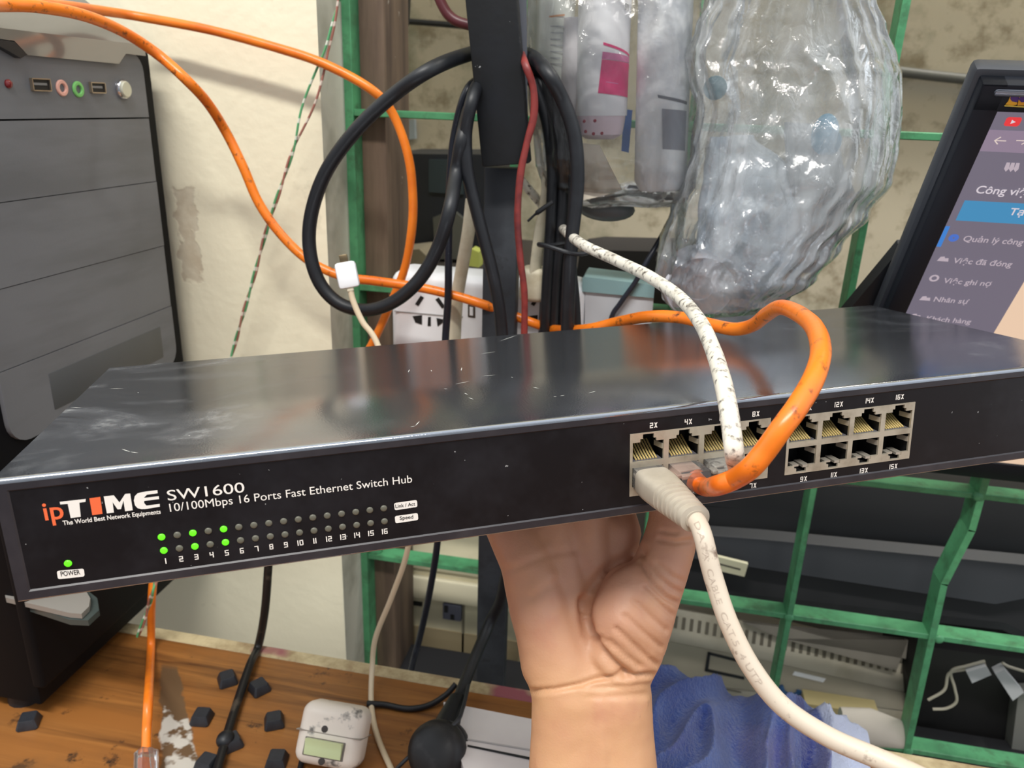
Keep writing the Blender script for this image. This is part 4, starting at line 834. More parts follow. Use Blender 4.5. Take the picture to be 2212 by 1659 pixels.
t = NT('blue_terry_cloth'); v = t.coord(); t.b.inputs['Roughness'].default_value = .95; t.b.inputs['Sheen Weight'].default_value = .4
c = t.mix(t.ramp(t.noise(v, 34, 5, .7), .4, .65), lin((70, 100, 176)), lin((36, 66, 150)))
c = t.mix(t.ramp(t.noise(v, 15, 3), .55, .7), c, lin((96, 98, 168)))
sx = t.n('ShaderNodeSeparateXYZ'); t.l(v, sx.inputs[0]); 
TW0 = PZ(1600, 1560, DESKZ+.02)
xs = PZ(1765, 1600, DESKZ+.02).x-TW0.x; xs2 = PZ(1745, 1600, DESKZ+.02).x-TW0.x; xs3 = PZ(1722, 1600, DESKZ+.02).x-TW0.x
nx_ = t.math('ADD', sx.outputs[0], t.math('MULTIPLY', t.math('SUBTRACT', t.noise(v, 40, 2), .5), .006))
c = t.mix(t.math('MULTIPLY', t.ramp(nx_, xs3, xs3+.001), t.ramp(nx_, xs2, xs2+.001, 1, 0)), c, lin((24, 48, 140)))
c = t.mix(t.ramp(nx_, xs, xs+.002), c, lin((196, 208, 240)))
t.l(c, t.b.inputs['Base Color']); t.bump(t.noise(v, 420, 4, .75), 1.0, .003)
tag(towel().build('blue_towel', t.m, angle=180, loc=TW0), 'crumpled blue towel with a pale striped end heaped behind the arm', 'towel')

# ------------------------------------------------------------------ the network switch, held up in mid air
KS = .93e-3
SO = Vector((-0.18444, 0.169856, -0.151522))+CAM
ex = Vector((0.9022864, 0.4287975, 0.0448551)).normalized(); ey = Vector((-0.4235499, 0.9010297, -0.0935465)); ey = (ey-ex*ey.dot(ex)).normalized(); ez = ex.cross(ey)
SM = Matrix((ex, ey, ez)).transposed().to_4x4(); SM.translation = SO
SWW, SWD, SWH = .4202, .1465, .0409
SI = SM.inverted()
def S3(u, v, w): return SM @ Vector((u, v, w))
def F(px, py, v=0.0):                      # point of the front plane seen at a pixel, as (u, height)
    p = SI @ PP(px, py, S3(0, v, 0), ey); return p.x, p.z
sw = thing('network_switch', 'black sixteen port network switch held up by the hand', 'network switch', None, None, SM)
def m_case():
    t = NT('scuffed_black_paint'); b = t.b; v = t.coord(); b.inputs['IOR'].default_value = 1.6
    sx = t.n('ShaderNodeSeparateXYZ'); t.l(v, sx.inputs[0])
    vs = t.coord((14, 24, 24), (0, 0, .2)); n1 = t.noise(vs, 1.1, 5, .62, .8)
    vs2 = t.coord((1, 1, 1)); n2 = t.noise(vs2, 55, 6, .75)
    left = t.ramp(sx.outputs[0], .0, .13, 1, 0); right = t.ramp(sx.outputs[0], .30, .42, 0, .6)
    ends = t.math('MAXIMUM', left, right)
    d1 = t.math('MULTIPLY', t.ramp(n1, .50, .78), ends)
    d2 = t.math('MULTIPLY', t.math('MULTIPLY', t.ramp(n1, .56, .68), t.ramp(n2, .50, .62)), ends)
    sp = t.ramp(t.noise(vs2, 420, 2, .6), .735, .76)
    front = t.ramp(sx.outputs[1], .001, .010, 1, 0)
    ed = t.math('MULTIPLY', t.math('MULTIPLY', front, t.ramp(n2, .60, .70)), .55)
    c = t.mix(t.math('MULTIPLY', d1, .45), lin((150, 154, 162)), lin((120, 120, 126)))
    t.l(t.math('SUBTRACT', .9, t.math('MINIMUM', t.math('ADD', t.math('MULTIPLY', d1, .30), t.math('MULTIPLY', d2, .6)), .85)), b.inputs['Metallic'])
    c = t.mix(t.math('MULTIPLY', d2, .7), c, lin((190, 190, 186))); c = t.mix(sp, c, lin((176, 176, 172))); c = t.mix(t.math('MULTIPLY', ed, .55), c, lin((206, 200, 182)))
    t.l(c, b.inputs['Base Color'])
    r = t.math('ADD', t.math('MULTIPLY', d1, .25), .19); t.l(t.math('SUBTRACT', r, t.math('MULTIPLY', front, .1)), b.inputs['Roughness'])
    t.bump(t.noise(vs2, 1500, 2), .06, .0005); return t.m
M_case = m_case()
def m_front():
    t = NT('black_front_panel'); b = t.b; v = t.coord(); b.inputs['Roughness'].default_value = .38; b.inputs['IOR'].default_value = 1.35
    c = t.mix(t.ramp(t.noise(v, 22, 5, .7), .45, .8), lin((17, 14, 17)), lin((36, 35, 39)))
    c = t.mix(t.ramp(t.noise(v, 460, 2, .6), .745, .77), c, lin((150, 150, 150)))
    t.l(c, b.inputs['Base Color']); return t.m
M_front = m_front()
rim = .0034; rz = .0007
inT, inB, inL, inR = SWH-.0038, .0031, .0034, SWW-.0034
def swb(): return MB()
def sl_(pts): return [SM @ Vector(p) for p in pts]
# shell: outer skin with a rounded front edge, open front filled by rim and panel
b = swb(); prof = []
r = .0016
for a in range(0, 91, 15): prof.append((r-r*math.sin(math.radians(a)) , SWH-r+r*math.cos(math.radians(a))))
prof = [(SWD, SWH)]+prof+[(0, SWH-r)][:0]
rb = .0005; bot = [(rb-rb*math.cos(math.radians(a)), rb-rb*math.sin(math.radians(a))) for a in range(0, 91, 15)]
outline = [(SWD-.001, SWH)]+[(r-r*math.sin(math.radians(a)), SWH-r+r*math.cos(math.radians(a))) for a in range(0, 91, 15)]+bot+[(SWD-.001, 0), (SWD, .001), (SWD, SWH-.001)]
NSEG = len(outline)
L_ = [b.bm.verts.new(SM @ Vector((0, v, w))) for v, w in outline]; R_ = [b.bm.verts.new(SM @ Vector((SWW, v, w))) for v, w in outline]
for i in range(NSEG):
    if i == 7: continue           # the front face itself is left open
    b.bm.faces.new((L_[i], L_[(i+1) % NSEG], R_[(i+1) % NSEG], R_[i]))
b.bm.faces.new(L_[::-1]); b.bm.faces.new(R_)
b.build('case', M_case, sw, angle=50, fix=False)
b = swb()
for (u0, u1, w0, w1) in ((0, inL, rb, SWH-r), (inR, SWW, rb, SWH-r), (inL, inR, inT, SWH-r), (inL, inR, rb, inB)):
    b.poly(sl_([(u0, 0, w0), (u1, 0, w0), (u1, 0, w1), (u0, 0, w1)]))
bv = .0005
inner = [(inL, inB), (inR, inB), (inR, inT), (inL, inT)]; inn2 = [(inL+bv, inB+bv), (inR-bv, inB+bv), (inR-bv, inT-bv), (inL+bv, inT-bv)]
for i in range(4):
    a, c = inner[i], inner[(i+1) % 4]; a2, c2 = inn2[i], inn2[(i+1) % 4]
    b.poly(sl_([(a[0], 0, a[1]), (c[0], 0, c[1]), (c2[0], rz*.7, c2[1]), (a2[0], rz*.7, a2[1])]))
b.build('front_frame', mat('satin_black_frame', (40, 37, 42), .4, c2=(54, 50, 54), ns=40, c3=(190, 186, 176), ns3=300, lo3=.76, hi3=.78), sw, angle=50, fix=False)
# edge gleam comes from a raised lip line round the panel
B1 = (219.6*KS, 281.2*KS, SWH-36.1*KS, SWH-9.8*KS); B2 = (289.3*KS, 350.8*KS, SWH-36.0*KS, SWH-10.2*KS)
us = [inL+.0002, B1[0]+.0002, B1[1]-.0002, B2[0]+.0002, B2[1]-.0002, inR-.0002]; w_lo, w_hi = B1[2]+.0003, B1[3]-.0003
b = swb(); vv_ = rz*.68
for i in range(5):
    cols = [(inB+.0002, w_lo), (w_hi, inT-.0002)] if i in (1, 3) else [(inB+.0002, inT-.0002)]
    for w0, w1 in cols: b.prism(sl_([(us[i], vv_, w0), (us[i+1], vv_, w0), (us[i+1], vv_, w1), (us[i], vv_, w1)]), ey*.0008)
b.build('front_panel', M_front, sw, False)
VF = vv_-.00012        # printing sits on the panel face
b = swb()
def topp(px, py): return PP(px, py, S3(0, 0, SWH+.00006), ez)
for k, ox, oy, sg in ((3.16, 600, 450, ((1375, 995, 1490, 978), (1210, 1200, 1310, 1180), (1395, 1145, 1490, 1136), (1740, 1221, 1785, 1229), (1272, 1260, 1300, 1272), (1300, 1290, 1338, 1305), (1510, 908, 1640, 863), (905, 1492, 940, 1484), (940, 1484, 968, 1452), (1880, 1286, 1905, 1283), (1925, 1280, 1960, 1276), (2120, 1262, 2172, 1247), (1590, 1150, 1608, 1155), (890, 1120, 900, 1098), (1045, 1105, 1052, 1112), (1252, 1110, 1256, 1085), (1130, 1230, 1160, 1232))), (3.16, 0, 700, ((745, 440, 845, 440), (830, 853, 890, 872), (890, 872, 945, 880), (480, 566, 560, 572), (1285, 760, 1300, 764), (940, 466, 946, 470)))):
    for x0, y0, x1, y1 in sg:
        p, q = topp(ox+x0/k, oy+y0/k), topp(ox+x1/k, oy+y1/k); d_ = (q-p).normalized(); n_ = ez.cross(d_)*.00022
        b.poly([p, p.lerp(q, .4)+n_, q, p.lerp(q, .6)-n_])
b.build('paint_scratches', mat('bare_scratch', (196, 196, 190), .6), sw, False)
M_ink = mat('white_ink', (240, 234, 226), .5); M_oink = mat('orange_ink_print', (240, 108, 62), .5); M_kink = mat('black_ink', (34, 30, 32), .5)
def FP(px, py, v=None): u, w_ = F(px, py, VF if v is None else v); return S3(u, VF if v is None else v, w_)
def Cq(x, y, k=4.424, ox=80, oy=1000): return FP(ox+x/k, oy+y/k)
def ink(polys, m, name, parent=None, cv=Cq):
    b = MB()
    for pl in polys: b.poly([cv(x, y) for x, y in pl])
    return b.build(name, m, parent or sw, False)
lg = ink([[(217, 372), (466, 344), (463, 372), (404, 380), (418, 515), (322, 527), (293, 392), (222, 397)]], M_ink, 'logo_letter')
ink([[(500, 338), (604, 324), (626, 486), (528, 500)]], M_oink, 'logo_letter')
ink([[(637, 321), (733, 309), (788, 378), (842, 296), (890, 292), (915, 452), (842, 462), (826, 360), (802, 441), (770, 444), (722, 375), (735, 474), (668, 483)]], M_ink, 'logo_letter')
ink([[(1000, 280), (1035, 274), (1050, 304), (1024, 330), (1024, 384), (1046, 408), (1040, 440), (1000, 442), (960, 432), (936, 405), (925, 360), (934, 318), (960, 291)], [(1035, 274), (1150, 260), (1153, 290), (1050, 304)], [(1024, 334), (1163, 318), (1167, 345), (1024, 363)], [(1046, 408), (1172, 392), (1174, 418), (1040, 440)]], M_ink, 'logo_letter')
M_sc = {}
def ptext(s, l, rgt, cap, m, bold=0.0, name='lettering', parent=None, v=None):   # baseline runs between two pixels
    vs, fs, wr_ = glyphs(s, bold); a = FP(*l, v=v); c = FP(*rgt, v=v)
    up = ez; b = MB(); b.flat(vs, fs, lambda x, y: a+(c-a)*x+up*(y*cap/CAPH)); return b.build(name, m, parent or sw, False)
ptext('ip', (97.5, 1124), (139.5, 1119), .0062, M_oink, .012)
ptext('The World Best Network Equipments', (136.5, 1134.5), (347.6, 1109.4), .00155, M_ink, .016)
ptext('SW1600', (363, 1081.5), (529, 1063), .0037, M_ink, .002)
ptext('10/100Mbps 16 Ports Fast Ethernet Switch Hub', (367.5, 1105.5), (890.5, 1042), .0029, M_ink, .0)
def badge(pp, s, l, rgt, cap, k, ox, oy):
    c4 = [FP(ox+x/k, oy+y/k) for x, y in pp]; ctr_ = sum(c4, Vector())/4; q = []
    for i in range(4):
        p, a, c = c4[i], c4[i-1], c4[(i+1) % 4]; rr = .0007
        d1, d2 = (a-p).normalized(), (c-p).normalized()
        for t_ in (0, .25, .5, .75, 1): q.append(p+d1*rr*(1-t_)**2+d2*rr*t_**2)
    b = MB(); b.poly(q); o = b.build('badge', M_ink, sw, False); ptext(s, l, rgt, cap, M_kink, .008, 'lettering', sw, VF-.0001)
badge([(188, 1032), (447, 1009), (456, 1085), (200, 1112)], 'POWER', (80+230/4.424, 1000+1084/4.424), (80+414/4.424, 1000+1064/4.424), .00175, 4.424, 80, 1000)
badge([(1553, 384), (1772, 353), (1778, 420), (1560, 453)], 'Link / Act', (500+1568/4.424, 1000+431/4.424), (500+1757/4.424, 1000+406/4.424), .00135, 4.424, 500, 1000)
badge([(1560, 509), (1780, 478), (1786, 545), (1567, 578)], 'Speed', (500+1610/4.424, 1000+545/4.424), (500+1738/4.424, 1000+529/4.424), .00140, 4.424, 500, 1000)
# squared numerals drawn with straight strokes
SEG = {'0': 'abcdef', '1': '|', '2': 'abged', '3': 'abgcd', '4': 'fgbc', '5': 'afgcd', '6': 'afgedc', '7': 'abc', '8': 'abcdefg', '9': 'abcdfg', 'X': 'x'}
def segtext(s, ctr, hgt, name='lettering'):
    b = MB(); st = .17; wd = .62; adv = []; x = 0
    for ch in s:
        a = .34 if ch == '1' else wd+st*1.1; adv.append((ch, x)); x += a
    tot = x-st*1.1
    o = Vector(ctr)
    def q(x0, x1, y0, y1): b.poly([o+ex*((xx-tot/2)*hgt)+ez*((yy-.5)*hgt) for xx, yy in ((x0, y0), (x1, y0), (x1, y1), (x0, y1))])
    for ch, x in adv:
        S_ = {'a': (0, wd, 1-st, 1), 'd': (0, wd, 0, st), 'g': (0, wd, .5-st/2, .5+st/2), 'b': (wd-st, wd, .5, 1), 'c': (wd-st, wd, 0, .5), 'f': (0, st, .5, 1), 'e': (0, st, 0, .5), '|': (0, st, 0, 1)}
        for sg in SEG[ch]:
            if sg == 'x':
                for f_ in (0, 1):
                    b.poly([o+ex*((x+xx-tot/2)*hgt)+ez*((yy-.5)*hgt) for xx, yy in (((0, 0.02), (.2, .02), (wd, .98), (wd-.2, .98)) if f_ else ((wd, .02), (wd-.2, .02), (0, .98), (.2, .98)))])
            else:
                x0, x1, y0, y1 = S_[sg]; q(x+x0, x+x1, y0, y1)
    return b.build(name, M_ink, sw, False)
# indicator lamps and their numbers
M_lit = mat('lit_green_lamp', (90, 230, 30), .3, em=(96, 226, 30), ems=.75); M_off = mat('unlit_lamp', (98, 96, 84), .4)
def lamp(u, w_, on):
    b = MB(); b.lathe([(.00115, 0), (.00112, .0002), (.0009, .0004), (.0005, .0005), (0, .0005)], S3(u, vv_, w_), -ey, 18); b.build('indicator_lamp', M_lit if on else M_off, sw)
a0, a1 = F(349, 1160, vv_), F(829, 1098, vv_); c0, c1 = F(354, 1189, vv_), F(830.5, 1126, vv_); d0, d1 = F(358, 1211.5, vv_), F(831, 1147.5, vv_)
for i in range(16):
    t_ = i/15
    lamp(a0[0]+(a1[0]-a0[0])*t_, a0[1]+(a1[1]-a0[1])*t_, i in (0, 2, 4)); lamp(c0[0]+(c1[0]-c0[0])*t_, c0[1]+(c1[1]-c0[1])*t_, i in (0, 2, 4))
    segtext(str(i+1), S3(d0[0]+(d1[0]-d0[0])*t_, VF, d0[1]+(d1[1]-d0[1])*t_), .0020)
u_, w__ = F(147, 1217, vv_); lamp(u_, w__, True)
for s, px, py in (('2X', 1412, 918.5), ('4X', 1487, 911), ('6X', 1562, 903), ('8X', 1633, 894), ('10X', 1744.5, 881.5), ('12X', 1812, 873.5), ('14X', 1879, 865), ('16X', 1944, 857.5), ('1X', 1411, 1079), ('3X', 1486, 1069), ('5X', 1558, 1059.5), ('7X', 1626.5, 1049), ('9X', 1736, 1034.5), ('11X', 1801.5, 1025.5), ('13X', 1866, 1016.5), ('15X', 1930, 1007.5)):
    segtext(s, FP(px, py), .0021)
# port blocks
M_spring = mat('shield_spring', (186, 178, 164), .35, metal=.5)
PORT = {}
def portblock(B, first):
    u0, u1, w0, w1 = B; cw = (u1-u0)/4; mid = (w0+w1)/2
    b = MB(); vz0, vz1 = vv_-.0003, vv_+.0006
    def bx(a, c, d, e): b.box(S3((a+c)/2, (vz0+vz1)/2, (d+e)/2), (c-a, vz1-vz0, e-d), 0, 1, SM.to_3x3())
    mg = .00105; band = .0011
    for row in (0, 1):
        lo, hi = (mid, w1) if row == 0 else (w0, mid)
        for i in range(4):
            a, c = u0+cw*i, u0+cw*(i+1); s = 1 if row == 0 else -1
            ol, oh = (lo+band, lo+band+.0076) if row == 0 else (hi-band-.0076, hi-band)      # main opening heights
            bx(a, a+mg, lo, hi); bx(c-mg, c, lo, hi)
            if row == 0:
                bx(a+mg, c-mg, lo, ol)
                n1, n2 = oh+.0012, hi-.0006
                bx(a+mg, a+.0040, oh, n1); bx(c-.0040, c-mg, oh, n1); bx(a+mg, a+.0050, n1, hi); bx(c-.0050, c-mg, n1, hi); bx(a+.0050, c-.0050, n2, hi)
            else:
                bx(a+mg, c-mg, oh, hi)
                n1, n2 = ol-.0012, lo+.0006
                bx(a+mg, a+.0040, n1, ol); bx(c-.0040, c-mg, n1, ol); bx(a+mg, a+.0050, lo, n1); bx(c-.0050, c-mg, lo, n1); bx(a+.0050, c-.0050, lo, n2)
            PORT[(first, row, i)] = ((a+c)/2, (ol+oh)/2)
    blk = b.build('port_block', M_tin, sw, False)
    for row in (0, 1):
        lo, hi = (mid, w1) if row == 0 else (w0, mid)
        for i in range(4):
            a, c = u0+cw*i+.0006, u0+cw*(i+1)-.0006; lo2, hi2 = lo+.0005, hi-.0005; dp = vv_+.0125; v0 = vv_+.0005
            b = MB()
            for q in (((a, v0, lo2), (c, v0, lo2), (c, dp, lo2), (a, dp, lo2)), ((a, v0, hi2), (c, v0, hi2), (c, dp, hi2), (a, dp, hi2)), ((a, v0, lo2), (a, v0, hi2), (a, dp, hi2), (a, dp, lo2)), ((c, v0, lo2), (c, v0, hi2), (c, dp, hi2), (c, dp, lo2)), ((a, dp, lo2), (c, dp, lo2), (c, dp, hi2), (a, dp, hi2))): b.poly(sl_(q))
            b.build('socket', M_dark, blk, False)
            b = MB(); cu, cw_ = PORT[(first, row, i)]
            fl = cw_-.0038 if row == 0 else cw_+.0038
            b.box(S3(cu, vv_+.0045, fl-(.0003 if row == 0 else -.0003)), (.0116, .0075, .0008), 0, 1, SM.to_3x3()); b.build('socket_ledge', M_sockfloor, blk, False)
            if row == 0:
                b = MB()
                for k in range(8):
                    uu = cu-.0040+.00114*k; b.tube([S3(uu, vv_+.0012, fl+.0003), S3(uu, vv_+.004, fl+.0013), S3(uu, vv_+.0105, fl+.0046)], .00036, 6)
                b.build('contact_pins', M_gold, blk)
            else:
                b = MB(); b.box(S3(cu+.0022, vv_+.003, fl-.0076-.0006), (.0028, .006, .0010), 0, 1, SM.to_3x3()); b.box(S3(cu-.0020, vv_+.0022, fl-.0076-.0002), (.0026, .0035, .0008), 0, 1, SM.to_3x3()); b.build('latch_spring', M_spring, blk, False)
            b = MB(); b.box(S3(cu+.0054, vv_+.0026, cw_+.0012), (.0006, .0048, .0020), 0, 1, SM.to_3x3() @ Matrix.Rotation(.25, 3, 'Z')); b.build('side_spring', M_spring, blk, False)
    return blk
portblock(B1, 1); portblock(B2, 2)
for u in (.06, .36):
    for v in (.02, .125):
        b = MB(); b.lathe([(.006, -.0025), (.0065, .0)], S3(u, v, 0.0), ez, 16); b.build('rubber_foot', M_blackrub, sw)

# ------------------------------------------------------------------ cables plugged into the switch
def plugged(name, label, cat, idx, out, spec, r, m, wires, group=None, text=None, boot=False, txtspan=None):
    cu, cw_ = PORT[(1, 1, idx)]; tip = S3(cu, vv_+.0105, cw_-.0002); t = thing(name, label, cat, tip, group)
    pl = rj45(t, tip, -ey, -ez, wires)
    st_ = [('P',)+tuple(S3(cu, vv_-.0075, cw_)), ('P',)+tuple(S3(cu+out[0], out[1], cw_+out[2]))]
    pts = path(st_+spec) if not boot else path(boot+spec)
    b = MB(); b.tube(pts, r, 18, wob=.03); b.build('jacket', m, t); return t, pts, pl, cu, cw_
cu0 = 0
orange = plugged('orange_patch_cable', 'scuffed orange cable arching over the switch into the lower port row', 'cable', 1, (.0016, -.0135, -.0010),
    [('D', 1552, 1048, .243), ('D', 1588, 1034, .236), ('D', 1622, 1010, .228), ('D', 1652, 975, .226), ('D', 1688, 925, .224), ('D', 1726, 873, .226), ('D', 1760, 812, .232), ('D', 1773, 755, .245), ('D', 1758, 706, .270), ('D', 1722, 676, .30), ('D', 1685, 664, .325), ('D', 1655, 680, .35), ('D', 1625, 703, .37), ('D', 1585, 711, .385), ('D', 1530, 700, .40), ('D', 1470, 686, .415), ('D', 1400, 684, .43), ('D', 1330, 697, .455), ('D', 1270, 711, .475)]
    + Ys(.515, (1200, 712), (1150, 697), (1095, 676))+Ys(.505, (1045, 658), (980, 638), (900, 620), (810, 607), (740, 597), (670, 565), (610, 510), (560, 440), (525, 360), (488, 285))+Ys(.49, (448, 222))+Ys(.475, (400, 170), (340, 117))+Ys(.455, (265, 68))+Ys(.425, (180, 33))+Ys(.395, (80, 14))+Ys(.375, (0, 11))+Ys(.335, (-90, 14))+Ys(.30, (-260, 40), (-420, 120)),
    .0033, M_orangedirty, mat('pale_wire_fan', (226, 190, 168), .5), 'orange network cables')
white = plugged('white_grimy_cable', 'grimy white cable coming over the switch top into the lower port row', 'cable', 2, (.0012, -.0110, .0022),
    [('D', 1587, 985, .243), ('D', 1581, 935, .245), ('D', 1573, 880, .25), ('D', 1559, 815, .268), ('D', 1538, 750, .295), ('D', 1510, 692, .325), ('D', 1465, 640, .355), ('D', 1400, 596, .385), ('D', 1330, 562, .42), ('D', 1252, 524, .455)]+Ys(.545, (1200, 478), (1150, 418), (1110, 370)), .0031, M_whitedirty, M_whitedirty)
# off-white patch cable with a ribbed boot
cu, cw_ = PORT[(1, 1, 0)]
bend = S3(cu, -.046, cw_-.001)
pc = thing('patch_cable', 'off-white patch cable with a ribbed boot hanging from the lower left port', 'cable', S3(cu, 0, cw_))
rj45(pc, S3(cu, vv_+.0105, cw_-.0002), -ey, -ez, M_boot)
def boot():
    b = MB(); rings = []; n = 28
    for i in range(80):
        t_ = i/79; v = -.0035-.0345*t_; k = 1-.22*max(0, (t_-.35)/.65)
        hw, hh = .0066*k+.0004*math.sin(min(1, t_*3)*math.pi), .0050*k+.0006*min(1, t_*2)
        e = .45+.5*t_
        if .42 < t_ < .93: g_ = .5+.5*math.cos((t_-.42)/.51*math.pi*2*6); hw -= .0007*(g_ < .35); hh -= .0007*(g_ < .35)
        if t_ > .985: hw *= .7; hh *= .7
        cs = []
        for j in range(n):
            q = 2*math.pi*j/n; c_, s_ = math.cos(q), math.sin(q)
            cs.append(S3(cu+hw*abs(c_)**e*(1 if c_ > 0 else -1), v, cw_-.0004+hh*abs(s_)**e*(1 if s_ > 0 else -1)))
        rings.append(cs)
    b.rings(rings); return b
boot().build('ribbed_boot', M_boot, pc, angle=50)
p0 = S3(cu, -.035, cw_-.0004); p1 = S3(cu, -.0395, cw_-.0012)
dd = project(p1)[2]
pts = cr([p0, p1]+[PD(1519, 1160, dd*.983), PD(1530, 1205, dd*.978), PD(1545, 1260, dd*.975), PD(1574, 1345, dd*.965), PD(1622, 1440, dd*.955), PD(1690, 1525, dd*.945), PD(1790, 1592, dd*.93), PD(1900, 1640, dd*.91), PD(2010, 1690, dd*.88), PD(2120, 1760, dd*.85)], 12)
rc = .00305
b = MB(); b.tube(pts, rc, 20); b.build('jacket', M_patch, pc)
# printing along the jacket
vs, fs, wr_ = glyphs('DATA  CABLE  CAT.5  4 UTP', 0.0)
acc = [0]
for i in range(1, len(pts)): acc.append(acc[-1]+(pts[i]-pts[i-1]).length)
def at(s):
    i = 0
    while i < len(acc)-2 and acc[i+1] < s: i += 1
    k = (s-acc[i])/(acc[i+1]-acc[i]); return pts[i].lerp(pts[i+1], k), (pts[i+1]-pts[i]).normalized()
s0 = acc[14]+.001; s1 = s0+.050
def onjacket(x, y):
    p, tg = at(s0+(s1-s0)*x); n_ = (CAM-p); n_ = (n_-tg*n_.dot(tg)).normalized(); sd = n_.cross(tg); sd = sd if sd.dot(Vector((1, 0, 0))) > 0 else -sd
    a = (y-.36)*.0026/rc-.15; return p+(n_*math.cos(a)+sd*math.sin(a))*(rc+.00012)
b = MB(); b.flat(vs, fs, onjacket); b.build('lettering', mat('faded_grey_ink', (184, 168, 152), .6), pc, False)

# ------------------------------------------------------------------ the hand that holds the switch up
class Flesh:
    def __init__(s): s.b = MB()
    def ch(s, a, ra, c, rb, n=9):
        for i in range(n+1):
            t = i/n; s.b.ball(a.lerp(c, t), ra+(rb-ra)*t, sub=3)
    def px(s, pts, dx=0):        # (px, py, depth, radius px) chain
        q = [(PD(x, y, d), r*d/FPX) for x, y, d, r in pts]
        for (a, ra), (c, rb) in zip(q, q[1:]): s.ch(a, ra, c, rb)
fl = Flesh(); DW = .345
# forearm: two bone columns side by side
fl.px([(1232, 2150, .335, 122), (1226, 1850, .345, 104), (1230, 1680, .347, 90), (1232, 1580, .347, 86), (1232, 1500, DW, 84)])
fl.px([(1350, 2150, .335, 122), (1342, 1850, .345, 104), (1332, 1680, .347, 90), (1325, 1580, .347, 87), (1322, 1500, DW, 86)])
fl.px([(1290, 2150, .335, 130), (1285, 1850, .345, 108), (1281, 1680, .347, 90), (1278, 1500, DW, 84)])
# palm
D1 = .346
fl.px([(1232, 1500, DW, 84), (1205, 1420, D1, 76), (1168, 1310, D1+.002, 70), (1140, 1215, D1+.004, 60), (1104, 1150, D1+.008, 52)])     # little finger side
fl.px([(1255, 1480, DW, 78), (1235, 1380, D1+.004, 66), (1215, 1250, D1+.008, 58), (1190, 1135, D1+.012, 52)])
fl.px([(1290, 1480, DW, 78), (1285, 1380, D1+.006, 64), (1275, 1250, D1+.012, 54), (1265, 1125, D1+.014, 52)])
fl.px([(1322, 1490, DW, 80), (1330, 1390, D1+.006, 66), (1330, 1270, D1+.014, 52), (1334, 1150, D1+.017, 46)])
fl.px([(1195, 1430, D1, 72), (1172, 1330, D1-.001, 64), (1160, 1250, D1, 52)])       # heel pad
fl.px([(1330, 1465, DW-.001, 70), (1362, 1400, D1-.004, 72), (1382, 1335, D1-.007, 74), (1400, 1285, D1-.006, 68)])    # thenar
fl.px([(1340, 1400, D1-.006, 70), (1346, 1335, D1-.009, 72), (1362, 1280, D1-.006, 64)])
TH = [(1400, 1290, D1-.005, 68), (1424, 1235, D1-.004, 62), (1444, 1180, D1-.002, 58), (1455, 1125, D1, 54)]
fl.px(TH)
def L3(p): return SI @ p
def finger(mcp, rm, pips):
    q = [(mcp, rm)]+[(S3(*p[:3]), p[3]) for p in pips]
    for (a, ra), (c, rb) in zip(q, q[1:]): fl.ch(a, ra, c, rb, 8)
def mk(px, py, d): p = PD(px, py, d); return p, L3(p)
for (px, py, d, r), du, ln in (((1104, 1150, D1+.008, 52), -.012, .80), ((1190, 1135, D1+.012, 52), -.006, .96), ((1265, 1125, D1+.014, 52), 0.0, 1.0), ((1340, 1150, D1+.017, 46), .006, .92)):
    p, l = mk(px, py, d); r0 = .0100
    tipw = -.0078
    finger(p, r*d/FPX, [(l.x+du*.5, l.y+.034*ln, l.z+(tipw-.006-l.z)*.72, .0094), (l.x+du*.85, l.y+.060*ln, tipw-.0035, .0084), (l.x+du, l.y+.079*ln, tipw, .0074), (l.x+du*1.05, l.y+.086*ln, tipw+.001, .0062)])
# thumb rises to press under the case
p, l = mk(*TH[-1][:3]); finger(p, TH[-1][3]*TH[-1][2]/FPX, [(l.x+.002, l.y+.006, -.0145, .0102), (l.x+.003, l.y+.016, -.0095, .0086), (l.x+.003, l.y+.022, -.0080, .0070)])
me = bpy.data.meshes.new('flesh'); fl.b.bm.to_mesh(me); fl.b.bm.free()
tmp = bpy.data.objects.new('flesh', me); COL.objects.link(tmp)
md = tmp.modifiers.new('r', 'REMESH'); md.mode = 'VOXEL'; md.voxel_size = .00125
ms = tmp.modifiers.new('s', 'SMOOTH'); ms.factor = .5; ms.iterations = 14
dg = bpy.context.evaluated_depsgraph_get(); hm = bpy.data.meshes.new_from_object(tmp.evaluated_get(dg))
bpy.data.objects.remove(tmp)
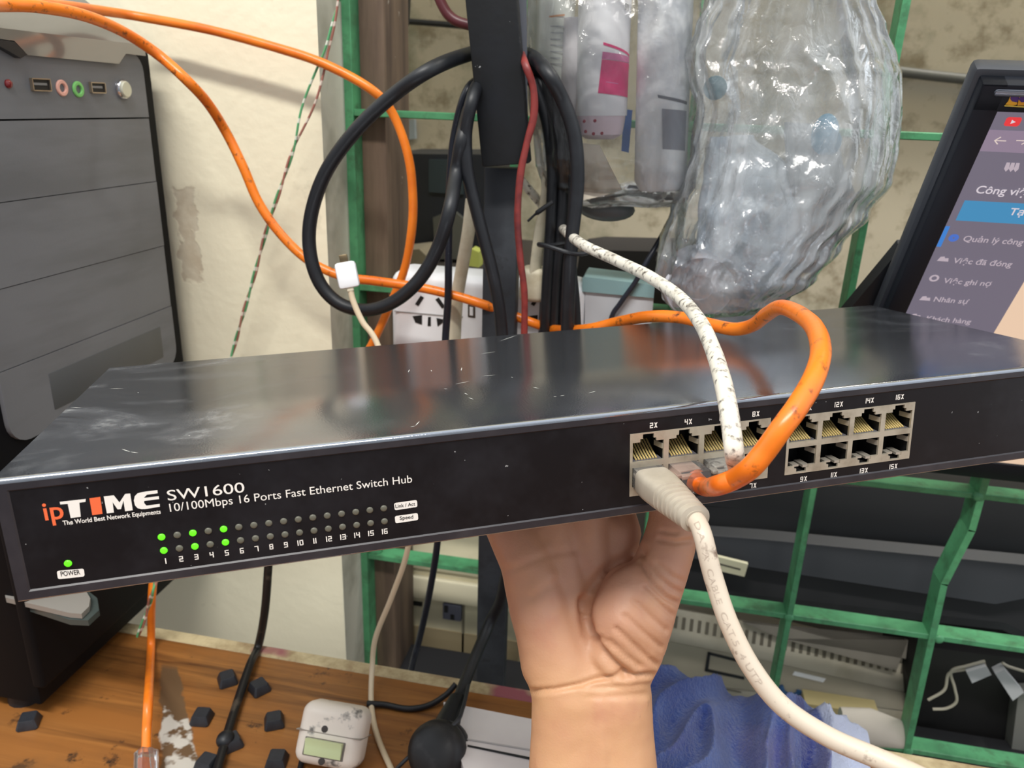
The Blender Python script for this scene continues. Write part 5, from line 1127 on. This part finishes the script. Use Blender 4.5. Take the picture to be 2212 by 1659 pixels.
# creases and folds of the palm, as grooves and ridges
CREASE = [  # (polyline on the photo, depth m, half width px)
    ([(1262, 1298), (1264, 1335), (1272, 1368), (1290, 1400), (1318, 1432), (1352, 1458)], .0036, 11),
    ([(1264, 1312), (1272, 1280), (1292, 1250), (1330, 1218), (1386, 1190)], .0016, 12),
    ([(1146, 1494), (1200, 1490), (1250, 1480), (1290, 1466), (1340, 1462), (1412, 1458)], .0019, 6),
    ([(1262, 1486), (1330, 1484), (1408, 1478)], .0006, 6), ([(1270, 1506), (1340, 1504), (1410, 1500)], .0006, 7),
    ([(1275, 1372), (1300, 1378), (1322, 1400)], .0011, 6), ([(1330, 1358), (1368, 1392), (1402, 1424), (1420, 1436)], .0013, 6), ([(1318, 1385), (1350, 1416), (1384, 1440)], .0010, 6),
    ([(1350, 1330), (1388, 1365), (1428, 1398)], .0011, 6), ([(1372, 1300), (1408, 1335), (1440, 1362)], .0011, 6), ([(1392, 1272), (1425, 1305), (1455, 1330)], .0012, 6),
    ([(1380, 1215), (1408, 1262), (1440, 1292), (1470, 1306)], .0018, 7), ([(1384, 1198), (1420, 1246), (1452, 1272), (1478, 1284)], .0012, 6), ([(1420, 1218), (1452, 1246), (1482, 1258)], .0008, 6),
    ([(1425, 1165), (1460, 1172), (1492, 1168)], .0010, 6), ([(1428, 1148), (1462, 1152)], .0007, 5),
    ([(1098, 1232), (1140, 1215), (1190, 1196), (1240, 1190)], .0004, 9), ([(1150, 1290), (1180, 1270), (1200, 1258)], .0005, 10),
    ([(1275, 1520), (1272, 1600), (1268, 1680)], .0006, 9), ([(1300, 1505), (1302, 1600), (1304, 1690)], -.0006, 10)]
def dseg(p, a, c):
    vx, vy = c[0]-a[0], c[1]-a[1]; L2 = vx*vx+vy*vy; t = max(0, min(1, ((p[0]-a[0])*vx+(p[1]-a[1])*vy)/L2)); return math.hypot(p[0]-a[0]-vx*t, p[1]-a[1]-vy*t)
nrm = [v.normal.copy() for v in hm.vertices]; tone = []
for v, n in zip(hm.vertices, nrm):
    x, y, d = project(v.co); dv = 0.0
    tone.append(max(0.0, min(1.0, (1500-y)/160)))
    view = (CAM-v.co).normalized()
    if n.dot(view) > .05 and d < .40 and y < 1760:
        f = min(1, n.dot(view)/.35)
        for pl, dep, sg in CREASE:
            if min(abs(x-q[0])+abs(y-q[1]) for q in pl) > 150: continue
            dm = min(dseg((x, y), a, c) for a, c in zip(pl, pl[1:]))
            if dm < sg*3: dv -= dep*f*(math.exp(-(dm/sg)**2)-.12*math.exp(-((dm-sg*1.7)/(sg*.8))**2))
        dv += .00025*noise.noise(v.co*160)
    v.co += n*dv
at_ = hm.attributes.new('tone', 'FLOAT', 'POINT')
for i, tv in enumerate(tone): at_.data[i].value = tv
bm = bmesh.new(); bm.from_mesh(hm)
loc = PD(1283, 1500, DW)
t = NT('skin'); b_ = t.b; v = t.coord()
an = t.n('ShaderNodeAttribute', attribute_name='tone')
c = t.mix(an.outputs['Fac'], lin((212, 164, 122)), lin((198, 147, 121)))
c = t.mix(t.ramp(t.noise(v, 26, 4, .6), .42, .70), c, lin((210, 158, 122)))
c = t.mix(t.math('MULTIPLY', t.ramp(t.noise(v, 40, 3, .6), .56, .74), .45), c, lin((192, 128, 106)))
c = t.mix(t.math('MULTIPLY', t.ramp(t.noise(v, 62, 4, .7), .66, .78), .5), c, lin((126, 96, 84)))
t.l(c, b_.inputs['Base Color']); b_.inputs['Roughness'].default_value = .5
b_.inputs['Subsurface Weight'].default_value = .10; b_.inputs['Subsurface Radius'].default_value = (1, .4, .2); b_.inputs['Subsurface Scale'].default_value = .003
t.bump(t.math('ADD', t.noise(v, 900, 3), t.math('MULTIPLY', t.noise(t.coord((1, 1, .35)), 260, 3), .6)), .18, .0006)
for f in bm.faces: f.smooth = True
o = Matrix.Translation(-loc); bmesh.ops.transform(bm, matrix=o, verts=bm.verts)
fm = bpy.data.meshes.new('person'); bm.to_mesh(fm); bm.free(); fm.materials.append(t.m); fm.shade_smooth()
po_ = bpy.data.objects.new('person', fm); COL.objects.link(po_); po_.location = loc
tag(po_, 'bare right hand and forearm of a person holding up the black switch from below', 'person')
